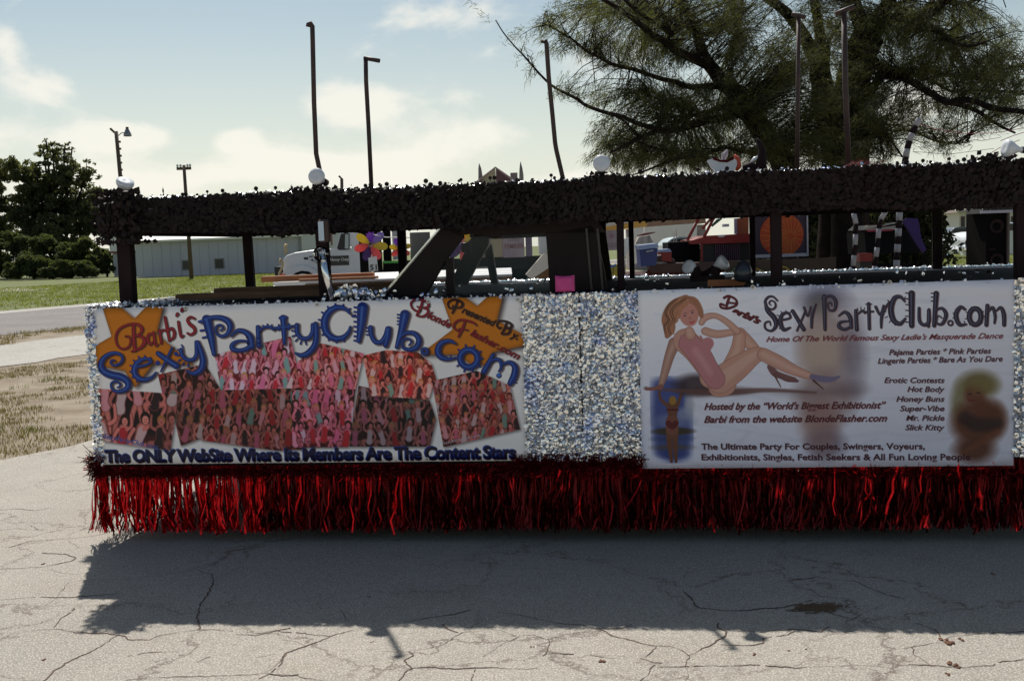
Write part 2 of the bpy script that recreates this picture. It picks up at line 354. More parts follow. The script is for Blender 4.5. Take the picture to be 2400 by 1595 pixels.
# grass and weeds: thin blades
def blades(name, P, h, wd, m, n_per, label, spread=.06, rng=RNG):
    n = len(P); P = np.repeat(P, n_per, 0); k = len(P)
    P = P + np.stack([rng.normal(0, spread, k), rng.normal(0, spread, k), np.zeros(k)], 1)
    hh = h*rng.uniform(.4, 1.25, k); th = rng.uniform(0, 2*np.pi, k); ln = rng.uniform(.1, .7, k)*hh
    tip = P + np.stack([np.cos(th)*ln, np.sin(th)*ln, hh], 1); s = np.stack([-np.sin(th), np.cos(th), np.zeros(k)], 1)*wd
    V = np.stack([P-s, P+s, tip], 1); F = np.arange(3*k).reshape(-1, 3)
    o = raw(name, V, F, m, kind='stuff'); tag(o, label, 'grass'); return o
def vnoise(x, y, sd=0):
    out = np.zeros_like(x); amp = 1
    for o in range(4):
        f = .35*2**o; out += amp*(np.sin(x*f*1.7+sd+o*2.1+1.3*np.sin(y*f*1.1+o))*np.cos(y*f*1.3-sd+o*1.7+1.1*np.sin(x*f*.9+o*3))); amp *= .6
    return out
def qpts(n, q0, q1, t0, t1, thr, sd, power=1.0):
    q = RNG.uniform(q0, q1, n); t = RNG.uniform(0, 1, n)**power*(t1-t0)+t0
    x = NQ.x*q+DQ.x*t; y = NQ.y*q+DQ.y*t; k = vnoise(x*1.6, y*1.6, sd) > thr
    return np.stack([x[k], y[k], np.full(k.sum(), -.02)], 1)
weed = mat('dry_weeds', (.19, .14, .055), .95, c2=(.11, .085, .03), scale=2.5, trans=(.2, .17, .05))
weed2 = mat('green_weeds', (.12, .12, .03), .95, c2=(.16, .11, .035), scale=1.5, trans=(.15, .17, .03))
blades('weeds', qpts(14000, 7.3, 14.0, 3, 22, -.3, 1.0), .045, .004, weed, 9, 'straw coloured weeds in sandy gravel left of the float', .05)
blades('weeds', qpts(3600, 8.2, 12.5, 3, 20, .3, 2.0), .07, .004, weed2, 10, 'greener low weeds growing among the straw coloured ones', .05)
blades('weeds', qpts(3500, 17.8, 20.5, 0, 40, .1, 3.0), .08, .006, weed, 9, 'thin line of dry weeds between the road and the pale path', .06)
lawn_m = mat('lawn_blades', (.13, .15, .022), .9, c2=(.075, .10, .016), scale=.5, trans=(.26, .29, .04))
lp = qpts(15000, 30.9, 60, 0, 90, -9, 4.0)
blades('lawn', lp, .10, .014, lawn_m, 8, 'sunlit green lawn beyond the road', .16)
gx = RNG.uniform(4, 60, 14000); gy = RNG.uniform(24, 75, 14000)
blades('lawn', np.stack([gx, gy, np.full_like(gx, -.03)], 1), .10, .012, lawn_m, 7, 'sunlit green lawn behind the parked cars on the right', .15)
gx = RNG.uniform(-30, 0, 6000); gy = RNG.uniform(60, 96, 6000)

# ---------------------------------------------------------------- warehouse at the left
wall_m = mat('warehouse_wall', (.50, .50, .56), .8, c2=(.45, .45, .51), scale=.4, stretch=(1, 1, .2)); roof_m = mat('warehouse_roof', (.80, .78, .74), .6, c2=(.72, .70, .66), scale=.3)
darkwin = mat('dark_window', (.02, .018, .022), .3)
def depth_box(bl, br, tl, D, yawdeg, depth): pass
wl = G(322, 650); wl.z = 0
Dw = wl.y; p0 = Vector((wl.x, Dw, 0)); p1x = B(708, 640, Dw*.97); p1 = Vector((p1x.x, p1x.y, 0))
ax = (p1-p0).normalized(); ay = Vector((-ax.y, ax.x, 0)); Lw = (p1-p0).length
HWL = B(322, 567, Dw).z; RISE = 1.8
wh = thing('warehouse', 'long grey metal warehouse with a white gabled roof behind the lawn', 'warehouse', p0, math.atan2(ax.y, ax.x))
dw = 16.0
MB().box(0, Lw, 0, .25, 0, HWL).build('front_wall', wall_m, wh); MB().box(0, .25, .25, dw, 0, HWL).build('side_wall', wall_m, wh)
MB().prism([(Lw, 0, 0), (Lw, dw, 0), (Lw, dw, HWL), (Lw, dw/2, HWL+RISE), (Lw, 0, HWL)], (-.25, 0, 0)).build('gable_wall', mat('pale_wall', (.55, .56, .56), .8), wh)
for s_, y0, y1 in ((0, -.5, dw/2), (1, dw+.5, dw/2)):
    a = HWL-.08; b = HWL+RISE
    MB().prism([(-.4 if 1 else 0, y0, a), (-.4+1.2, y1, b), (Lw+.3, y1, b), (Lw+.3, y0, a)], (0, 0, .18)).build('roof', roof_m, wh)
for k in range(int(Lw/.9)):
    x = .6+k*.9; MB().box(x, x+.06, -.035, -.002, .05, HWL-.15).build('wall_rib', wall_m, wh)
def on_wall(u0, v0, u1, v1):
    """window opening on the warehouse wall from picture corners"""
    r = []
    for u, v in ((u0, v0), (u1, v1)):
        rr = ray(u, v); n = Vector((-ax.y, ax.x, 0)); t = (p0-CAMP).dot(n)/rr.dot(n); p = CAMP+rr*t-p0; r.append((p.dot(ax), p.z))
    return r
for c in ((429, 612, 444, 630), (505, 608, 523.5, 627)):
    (xa, za_), (xb, zb_) = on_wall(*c)
    f = MB().box(xa-.1, xb+.1, -.06, -.003, zb_-.1, za_+.1).build('window', mat('win_frame', (.2, .2, .2), .6), wh)
    MB().box(xa, xb, -.09, -.062, zb_, za_).build('pane', darkwin, f)
# small annexe left of the warehouse
an = thing('annexe', 'small white flat roofed annexe beside the left end of the warehouse', 'building', G(268, 648)); an.location.z = 0
MB().box(0, 3.2, 0, 5, 0, 2.3).build('wall', mat('annexe_wall', (.42, .43, .45), .8), an); MB().box(-.2, 3.5, -.2, 5.2, 2.3, 3.9).build('roof', roof_m, an); MB().box(-.22, 3.52, -.24, -.202, 2.25, 2.45).build('fascia', mat('fascia_brown', (.2, .09, .06), .8), an)

# ---------------------------------------------------------------- foliage builders
def leaf_cloud(C, R, n, size, rng, flat=1.0, shell=.35):
    """n random leaf triangles inside ellipsoid C,R"""
    d = rng.normal(size=(n, 3)); d /= np.linalg.norm(d, axis=1, keepdims=True); r = rng.uniform(shell, 1, n)**.6
    P = np.array(C)+d*r[:, None]*np.array(R)
    a = rng.normal(size=(n, 3)); a /= np.linalg.norm(a, axis=1, keepdims=True); b = rng.normal(size=(n, 3)); b -= a*(a*b).sum(1, keepdims=True); b /= np.linalg.norm(b, axis=1, keepdims=True)
    s = (size*rng.uniform(.5, 1.4, n))[:, None]
    return np.stack([P-a*s, P+b*s*.45, P+a*s, P-b*s*.45], 1).reshape(-1, 3)
def leafmesh(name, V, m, parent=None, **p): return raw(name, V, np.arange(len(V)).reshape(-1, 4), m, parent, **p)
leaf_dark = mat('dark_leaves', (.075, .082, .036), .8, c2=(.045, .05, .025), scale=.8, trans=(.14, .15, .04))
leaf_green = mat('bush_leaves', (.065, .085, .028), .8, c2=(.04, .055, .02), scale=.9, trans=(.11, .13, .03))
leaf_black = mat('shaded_leaves', (.022, .026, .012), .85, c2=(.035, .04, .015), scale=1.5, spec=.15)  # darker leaf copy, the big tree's shade put into its colour
bark = mat('bark', (.022, .015, .014), .95, spec=.1, c2=(.012, .009, .008), scale=6, bump=.5)
def broad_tree(name, label, u, D, blobs, m, n, size, trunk_r=.25, seed=1, group=None, keep=1.0):
    """crown blobs given in picture units (u, v, ru, rv) at distance D"""
    rng = np.random.default_rng(seed); sc = D/FPX; base = B(u, 600, D); base.z = 0
    root = thing(name, label, 'tree', base, 0, group); Vs = []; tr = MB()
    top = None
    for k, (bu, bv, ru, rv) in enumerate(blobs):
        p = B(bu, bv, D) - base; c = np.array([p.x, rng.uniform(-1, 1)*ru*sc*.6, p.z])
        m_ = max(4, int(ru*rv/32))
        for q in range(m_):
            d = rng.normal(size=3); d /= np.linalg.norm(d); cc = c+d*np.array([ru, ru, rv])*sc*rng.uniform(.3, 1.1)
            rr = min(ru, 40)*sc*rng.uniform(.16, .36); Vs.append(leaf_cloud(cc, (rr*1.2, rr, rr*.7), int(n*rr*rr*keep), size, rng, shell=.1))
            if q % 2 == 0: tr.tube([(0, 0, .15*p.z), (c[0]*.5, c[1]*.5, p.z*.55), tuple(c), tuple(cc)], [trunk_r*.5, trunk_r*.35, trunk_r*.2, trunk_r*.06], 5)
    tr.tube([(0, 0, 0), (.1, 0, 1.5), (0, .1, 3.5)], [trunk_r*1.3, trunk_r, trunk_r*.7], 8)
    tr.build('trunk', bark, root, True); leafmesh('crown', np.concatenate(Vs), m, root); return root
broad_tree('shade_tree', 'tall dark shade tree rising above the green bushes at the far left', 135, 124,
    [(60, 400, 45, 30), (100, 350, 22, 18), (130, 365, 30, 28), (155, 340, 18, 12), (90, 440, 60, 45), (165, 410, 50, 40), (205, 405, 28, 26), (120, 490, 80, 50), (195, 480, 55, 50), (60, 500, 45, 50), (215, 520, 40, 45), (130, 545, 90, 40), (170, 350, 10, 8), (110, 330, 9, 7)],
    leaf_dark, 190, .22, .42, 3)
broad_tree('shade_tree', 'dark branch ends of a tree cut by the left edge of the photo', -50, 124,
    [(-30, 410, 40, 30), (-40, 470, 60, 60), (-20, 540, 50, 40), (8, 550, 25, 30), (-60, 380, 50, 40)], leaf_dark, 190, .22, .4, 5)
for k, (u, v, ru, rv, D) in enumerate([(30, 598, 80, 50, 112), (120, 592, 75, 44, 110), (200, 604, 66, 44, 108), (248, 612, 36, 38, 106), (-60, 600, 80, 55, 112), (75, 625, 66, 28, 104), (165, 630, 66, 26, 103)]):
    rng = np.random.default_rng(20+k); base = B(u, 600, D); base.z = 0; sc = D/FPX; c = B(u, v, D); R_ = ru*sc; top = (c.z+rv*sc)*1.12
    root = thing('bush', ['broad green bush below the dark shade tree at the left edge', 'rounded green bush in the middle of the far left thicket', 'tall feathery green bush next to the left end of the warehouse', 'narrow bush directly behind the left roof post', 'green bush mostly cut off by the left photo edge', 'low front bush at the foot of the left thicket', 'low front bush between the middle bush and the feathery one'][k], 'bush', base, 0, 'bushes along the far edge of the lawn')
    Vs = []
    for q in range(64):
        a = rng.uniform(-1, 1); b_ = rng.uniform(0, 1)**.6; cx = a*R_*.85; cz = b_*(top-.6)*math.sqrt(max(.05, 1-a*a*.8)); rr = R_*rng.uniform(.10, .24)
        Vs.append(leaf_cloud((cx, rng.uniform(-1, .4)*1.4, max(.5, cz)), (rr, rr*.8, rr*.75), int(300*rr*rr)+70, .18, rng, shell=.3))
    leafmesh('foliage', np.concatenate(Vs), leaf_green, root); MB().tube([(0, 0, 0), (.1, 0, 1), (0, 0, top*.6)], [.12, .09, .04], 6).build('trunk', bark, root)
for k, (u, D, h, r_) in enumerate([(350, 108, 2.6, 1.5), (372, 107, 2.0, 1.2), (392, 107, 2.2, .6), (500, 104, 2.2, .9), (606, 100, 2.4, .7), (634, 98, 2.0, .6), (618, 99, .9, .9), (520, 103, .8, .9)]):
    rng = np.random.default_rng(60+k); base = B(u, 640, D); base.z = 0
    root = thing('shrub', ['largest dark shrub against the left end of the warehouse wall', 'middle shrub of the trio at the left end of the warehouse', 'slim shrub on the right of the trio by the warehouse', 'shrub in front of the right warehouse window', 'shrub just right of the second roof post by the warehouse wall', 'small pointed shrub between the second roof post and the white truck', 'low weedy shrub at the foot of the wall left of the white truck', 'ankle high shrub under the right warehouse window'][k], 'shrub', base, 0, 'shrubs along the warehouse wall')
    Vs = [leaf_cloud((rng.uniform(-1, 1)*r_*.5*(1-b_), 0, .25+b_*h*.8), (r_*.55*(1.1-b_*.7), r_*.5, h*.18), 260, .10, rng, shell=.1) for b_ in np.linspace(0, 1, 6)]
    leafmesh('foliage', np.concatenate(Vs), leaf_dark, root); MB().tube([(0, 0, 0), (0, 0, h*.7)], [.05, .02], 5).build('stem', bark, root)

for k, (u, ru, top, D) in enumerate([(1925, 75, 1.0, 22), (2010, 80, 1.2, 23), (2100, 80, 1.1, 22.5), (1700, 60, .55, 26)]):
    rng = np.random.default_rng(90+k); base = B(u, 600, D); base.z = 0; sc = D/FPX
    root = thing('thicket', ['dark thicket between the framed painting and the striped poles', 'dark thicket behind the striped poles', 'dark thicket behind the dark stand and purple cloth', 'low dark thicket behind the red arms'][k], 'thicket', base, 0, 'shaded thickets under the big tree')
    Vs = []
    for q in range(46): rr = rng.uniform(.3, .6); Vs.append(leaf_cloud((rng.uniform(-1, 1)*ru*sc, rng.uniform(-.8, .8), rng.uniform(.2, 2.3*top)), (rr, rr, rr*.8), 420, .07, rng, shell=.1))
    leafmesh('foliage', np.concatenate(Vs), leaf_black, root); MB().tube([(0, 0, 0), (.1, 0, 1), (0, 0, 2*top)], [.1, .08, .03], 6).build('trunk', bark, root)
# ---------------------------------------------------------------- utility poles
def pole(name, label, cat, ub, vb, ut, vt, r0, r1, D=None, group=None):
    b = G(ub, vb) if D is None else B(ub, vb, D); b.z = 0; t = B(ut, vt, b.y)
    root = thing(name, label, cat, b, 0, group); MB().tube([(0, 0, 0), tuple(t-b)], [r0, r1], 10).build('pole', MT['utility'], root, True); return root, t-b, b.y
rt, tp, D = pole('street_lamp', 'leaning wooden pole with a small lamp head on a curved arm', 'street lamp', 305, 655, 272, 308, .19, .15)
s_ = D/FPX
def PX(du, dv): return Vector((du*s_, 0, -dv*s_))
MB().tube([tp+PX(2, 12), tp+PX(12, 4), tp+PX(24, 3)], .035, 6).build('lamp_arm', MT['utility'], rt)
MB().lathe([(0, .1), (.5, .32), (.62, .30)], tp+PX(26, -6), (0, 0, -1), 12).build('lamp_head', mat('lamp_metal', (.25, .25, .27), .4, .6), rt, True)
MB().tube([tp+PX(26, -9), tp+PX(26, -5)], .12, 6).build('photocell', MT['utility'], rt); MB().tube([tp+PX(-13, -7), tp+PX(-2, 4)], .09, 6).build('bracket', MT['utility'], rt)
for k in range(6): MB().box(tp.x+.12, tp.x+.3, -.08, .08, tp.z-.9-k*.55, tp.z-.75-k*.55).build('insulator', MT['utility'], rt)
rt, tp, D = pole('utility_pole', 'thin wooden utility pole with a crossarm left of the middle', 'utility pole', 449, 653, 431, 387, .17, .12); s_ = D/FPX
MB().box(tp.x-17*s_, tp.x+16*s_, -.07, .07, tp.z-.35, tp.z-.15).build('crossarm', MT['utility'], rt)
for du in (-15, -8, 8, 14): MB().lathe([(0, .05), (.12, .1), (.22, .05)], (tp.x+du*s_, 0, tp.z-.15), (0, 0, 1), 8).build('insulator', MT['lamp'], rt)
rt, tp, D = pole('utility_pole', 'slender bare pole in front of the right warehouse window', 'utility pole', 506, 641, 492, 530, .1, .07)
rt, tp, D = pole('utility_pole', 'tiny far pole with a slanted tip right of the first round lamp', 'utility pole', 803, 600, 801, 419, .35, .28, 190); MB().tube([tp+Vector((-.5, 0, .5)), tp, tp+Vector((0, 0, -1.5))], .18, 5).build('bracket', MT['utility'], rt)

# ================================================================ PRINTED BANNERS (drawn in code)
def blur(a, r):
    r = int(round(r)); 
    if r < 1: return a
    for ax_ in (0, 1):
        for _ in range(2):
            pad = [(0, 0)]*a.ndim; pad[ax_] = (r+1, r); c = np.cumsum(np.pad(a, pad, mode='edge'), axis=ax_)
            n = a.shape[ax_]; hi = np.take(c, np.arange(2*r+1, 2*r+1+n), axis=ax_); lo = np.take(c, np.arange(0, n), axis=ax_)
            a = (hi-lo)/(2*r+1)
    return a
def catmull(P, n=6):
    P = [np.array(p, float) for p in P]
    if len(P) < 3: return P
    Q = [P[0]]+P+[P[-1]]; o = []
    for i in range(1, len(Q)-2):
        a, b, c, d = Q[i-1:i+3]
        for k in range(n):
            t = k/n; o.append(.5*((2*b)+(c-a)*t+(2*a-5*b+4*c-d)*t*t+(3*b-a-3*c+d)*t**3))
    o.append(P[-1]); return o
FONTC = {}
def text_tris(txt, bold=0.0, shear=0.0, space=1.0):
    key = (txt, bold, shear, space)
    if key in FONTC: return FONTC[key]
    cu = bpy.data.curves.new('t', 'FONT'); cu.body = txt; cu.offset = bold; cu.shear = shear; cu.space_character = space; cu.resolution_u = 3
    ob = bpy.data.objects.new('t', cu); COL.objects.link(ob); dg = bpy.context.evaluated_depsgraph_get(); dg.update()
    me = ob.evaluated_get(dg).to_mesh(); me.calc_loop_triangles()
    V = np.array([v.co[:2] for v in me.vertices]).reshape(-1, 2); T = np.array([t.vertices[:] for t in me.loop_triangles]).reshape(-1, 3)
    ob.evaluated_get(dg).to_mesh_clear(); bpy.data.objects.remove(ob); bpy.data.curves.remove(cu)
    FONTC[key] = (V, T); return V, T
class Print:
    RES = 800
    def __init__(s, s0, s1, z0, z1, bgc):
        s.s0, s.s1, s.z0, s.z1 = s0, s1, z0, z1; s.W = int((s1-s0)*s.RES); s.H = int((z1-z0)*s.RES); s.im = np.ones((s.H, s.W, 3))*np.array(bgc)
        s.off = (0, 0, 1)
    def zoom(s, x0, y0, sc): s.off = (x0, y0, sc)
    def px(s, p):
        u, v = s.off[0]+p[0]/s.off[2], s.off[1]+p[1]/s.off[2]; q = L(u, v); return np.array([(q[0]-s.s0)*s.RES, (s.z1-q[2])*s.RES])
    @property
    def k(s): a = s.px((0+600, 300)); b = s.px((700, 300)); return abs(b[0]-a[0])/100   # texture px per zoom px
    def blend(s, x0, y0, m, c, a=1.0):
        """m mask window at x0,y0"""
        h, w_ = m.shape; X0, Y0 = max(0, x0), max(0, y0); X1, Y1 = min(s.W, x0+w_), min(s.H, y0+h)
        if X1 <= X0 or Y1 <= Y0: return
        mm = (m[Y0-y0:Y1-y0, X0-x0:X1-x0]*a)[..., None]; c = np.asarray(c)
        if c.ndim == 3: c = c[Y0-y0:Y1-y0, X0-x0:X1-x0]
        s.im[Y0:Y1, X0:X1] = s.im[Y0:Y1, X0:X1]*(1-mm)+c*mm
    def strokemask(s, pts, wd, soft=1.0, pad=4):
        """pts in texture px, wd radii"""
        P = np.array(pts); x0, y0 = np.floor(P.min(0)-max(wd)-pad).astype(int); x1, y1 = np.ceil(P.max(0)+max(wd)+pad).astype(int)
        X, Y = np.meshgrid(np.arange(x0, x1), np.arange(y0, y1)); best = np.full(X.shape, 1e9); tt = np.zeros(X.shape)
        for i in range(len(P)-1):
            a, b = P[i], P[i+1]; d = b-a; l2 = (d*d).sum()+1e-9
            t = np.clip(((X-a[0])*d[0]+(Y-a[1])*d[1])/l2, 0, 1); r = wd[i]+(wd[i+1]-wd[i])*t
            dd = np.hypot(X-a[0]-d[0]*t, Y-a[1]-d[1]*t)-r; m = dd < best; best[m] = dd[m]
        return x0, y0, np.clip(.5-best/soft, 0, 1), best
    def stroke(s, pts, wd, c, a=1.0, soft=1.2, smooth=True, off=(0, 0), grow=0.0):
        k = s.k; P = [s.px(p) for p in pts]
        if not isinstance(wd, (list, tuple)): wd = [wd]*len(P)
        W_ = [x*k for x in wd]
        if smooth and len(P) > 2:
            C = catmull([np.array([*p, q]) for p, q in zip(P, W_)]); P = [q[:2] for q in C]; W_ = [max(.4, q[2]) for q in C]
        P = [p+np.array(off)*k for p in P]; W_ = [x+grow*k for x in W_]
        x0, y0, m, _ = s.strokemask(P, W_, soft); s.blend(x0, y0, m, c, a)
    def poly(s, pts, c, a=1.0, soft=0, ret=False):
        P = np.array([s.px(p) for p in pts]); pad = int(soft*2+3); x0, y0 = np.floor(P.min(0)-pad).astype(int); x1, y1 = np.ceil(P.max(0)+pad).astype(int)
        X, Y = np.meshgrid(np.arange(x0, x1)+.5, np.arange(y0, y1)+.5); ins = np.zeros(X.shape, bool); n = len(P)
        for i in range(n):
            a_, b_ = P[i], P[(i+1) % n]
            if a_[1] == b_[1]: continue
            cnd = ((a_[1] > Y) != (b_[1] > Y)) & (X < (b_[0]-a_[0])*(Y-a_[1])/(b_[1]-a_[1])+a_[0]); ins ^= cnd
        m = blur(ins.astype(float), max(1, soft)) if soft != 0 else ins.astype(float)
        if ret: return x0, y0, m
        s.blend(x0, y0, m, c, a)
    def ell(s, c0, rx, ry, c, a=1.0, soft=1.5, rot=0.0):
        k = s.k; p = s.px(c0); rx *= k; ry *= k; R_ = max(rx, ry)*1.2+soft*3; x0, y0 = int(p[0]-R_), int(p[1]-R_); n = int(2*R_)+2
        X, Y = np.meshgrid(np.arange(x0, x0+n), np.arange(y0, y0+n)); dx, dy = X-p[0], Y-p[1]; cr_, sr = math.cos(rot), math.sin(rot)
        q = np.hypot((dx*cr_+dy*sr)/rx, (-dx*sr+dy*cr_)/ry); s.blend(x0, y0, np.clip((1-q)*min(rx, ry)/soft+.5, 0, 1), c, a)
    def text(s, txt, p0, p1, height, c, bold=0.0, shear=0.0, a=1.0, off=(0, 0), space=1.0, soft=0, descale=1.0):
        """baseline from p0 to p1 in zoom px, cap height in zoom px"""
        V, T = text_tris(txt, bold, shear, space); 
        if not len(T): return
        A = s.px((p0[0]+off[0], p0[1]+off[1])); Bp = s.px((p1[0]+off[0], p1[1]+off[1])); d = Bp-A; wtxt = V[:, 0].max()-V[:, 0].min(); x_ = d/wtxt; hh = height*s.k/.70
        yv = np.array([d[1], -d[0]]); yv = yv/np.linalg.norm(yv)*hh
        Q = A+(V[:, :1]-V[:, 0].min())*x_+V[:, 1:2]*yv; SS = 3
        x0, y0 = np.floor(Q.min(0)-4-soft*2).astype(int); x1, y1 = np.ceil(Q.max(0)+4+soft*2).astype(int)
        m = np.zeros(((y1-y0)*SS, (x1-x0)*SS), np.float32)
        for t in T:
            tri = (Q[t]-[x0, y0])*SS; a0 = np.floor(tri.min(0)).astype(int); b0 = np.ceil(tri.max(0)).astype(int)+1
            X, Y = np.meshgrid(np.arange(a0[0], b0[0])+.5, np.arange(a0[1], b0[1])+.5)
            e = [(tri[(i+1) % 3][0]-tri[i][0])*(Y-tri[i][1])-(tri[(i+1) % 3][1]-tri[i][1])*(X-tri[i][0]) for i in range(3)]
            ins = ((e[0] >= 0) & (e[1] >= 0) & (e[2] >= 0)) | ((e[0] <= 0) & (e[1] <= 0) & (e[2] <= 0))
            sub = m[a0[1]:b0[1], a0[0]:b0[0]]; sub[ins[:sub.shape[0], :sub.shape[1]]] = 1
        m = m.reshape(y1-y0, SS, x1-x0, SS).mean((1, 3))
        if soft: m = blur(m, soft)
        s.blend(x0, y0, m, c, a)
    def material(s, name, rough=.45, sheen=.3):
        im = np.clip(s.im, 0, 1); n = RNG.normal(0, .012, im.shape[:2])[..., None]; im = np.clip(im+n, 0, 1)
        img = bpy.data.images.new(name, s.W, s.H); buf = np.ones((s.H, s.W, 4), np.float32); buf[..., :3] = im[::-1]; img.pixels.foreach_set(buf.ravel()); img.update(); img.pack()
        m = bpy.data.materials.new(name); m.use_nodes = True; t = m.node_tree; b = t.nodes['Principled BSDF']; b.inputs['Roughness'].default_value = rough; b.inputs['Specular IOR Level'].default_value = sheen
        ti = N(t, 'ShaderNodeTexImage'); ti.image = img; t.links.new(ti.outputs[0], b.inputs['Base Color'])
        g = N(t, 'ShaderNodeTexCoord'); no = N(t, 'ShaderNodeTexNoise'); no.inputs['Scale'].default_value = 3.0; no.inputs['Detail'].default_value = 3; no.inputs['Distortion'].default_value = .6
        mm = N(t, 'ShaderNodeMapping'); mm.inputs['Scale'].default_value = (.6, 1, 2.2); t.links.new(g.outputs['Object'], mm.inputs[0]); t.links.new(mm.outputs[0], no.inputs['Vector'])
        bu = N(t, 'ShaderNodeBump'); bu.inputs['Strength'].default_value = .35; bu.inputs['Distance'].default_value = .03; t.links.new(no.outputs['Fac'], bu.inputs['Height']); t.links.new(bu.outputs[0], b.inputs['Normal'])
        return m
BLUE = np.array([.09, .20, .50]); BLUEHI = np.array([.28, .45, .78]); NAVY = np.array([.04, .07, .30]); SH = np.array([.16, .09, .12]); CRIM = np.array([.55, .08, .13]); CRIMHI = np.array([.78, .28, .32])
GOLD = np.array([.80, .46, .06])

# ---- left banner
b1a, b1b = L(222, 722), L(1224, 697); BAN1 = dict(s0=.052, s1=b1b[0], z0=.447, z1=1.333)
P1 = Print(BAN1['s0'], BAN1['s1'], BAN1['z0'], BAN1['z1'], (.985, .965, .96))
Z1 = (190, 680, 3.733); Z2 = (700, 680, 3.733)
def star(pts_):
    x0, y0, m = P1.poly(pts_, GOLD, ret=True); P1.blend(x0+12, y0+9, blur(m, 10), (.12, .06, .05), .8); P1.blend(x0, y0, m, GOLD)
    e = np.clip(blur(m, 10)*2-1, 0, 1)[..., None]; P1.blend(x0, y0, m, np.clip(GOLD*(.80+.22*e)+.02, 0, 1))
P1.zoom(*Z1)
star([(190, 130), (340, 130), (475, 245), (590, 130), (730, 130), (670, 380), (1000, 650), (640, 640), (480, 850), (390, 700), (100, 640), (100, 500), (275, 400)])
P1.zoom(*Z2)
star([(1250, 50), (1450, 50), (1565, 135), (1670, 40), (1795, 30), (1740, 260), (1990, 400), (1990, 480), (1700, 540), (1640, 650), (1500, 640), (1400, 560), (1060, 560), (1350, 340)])
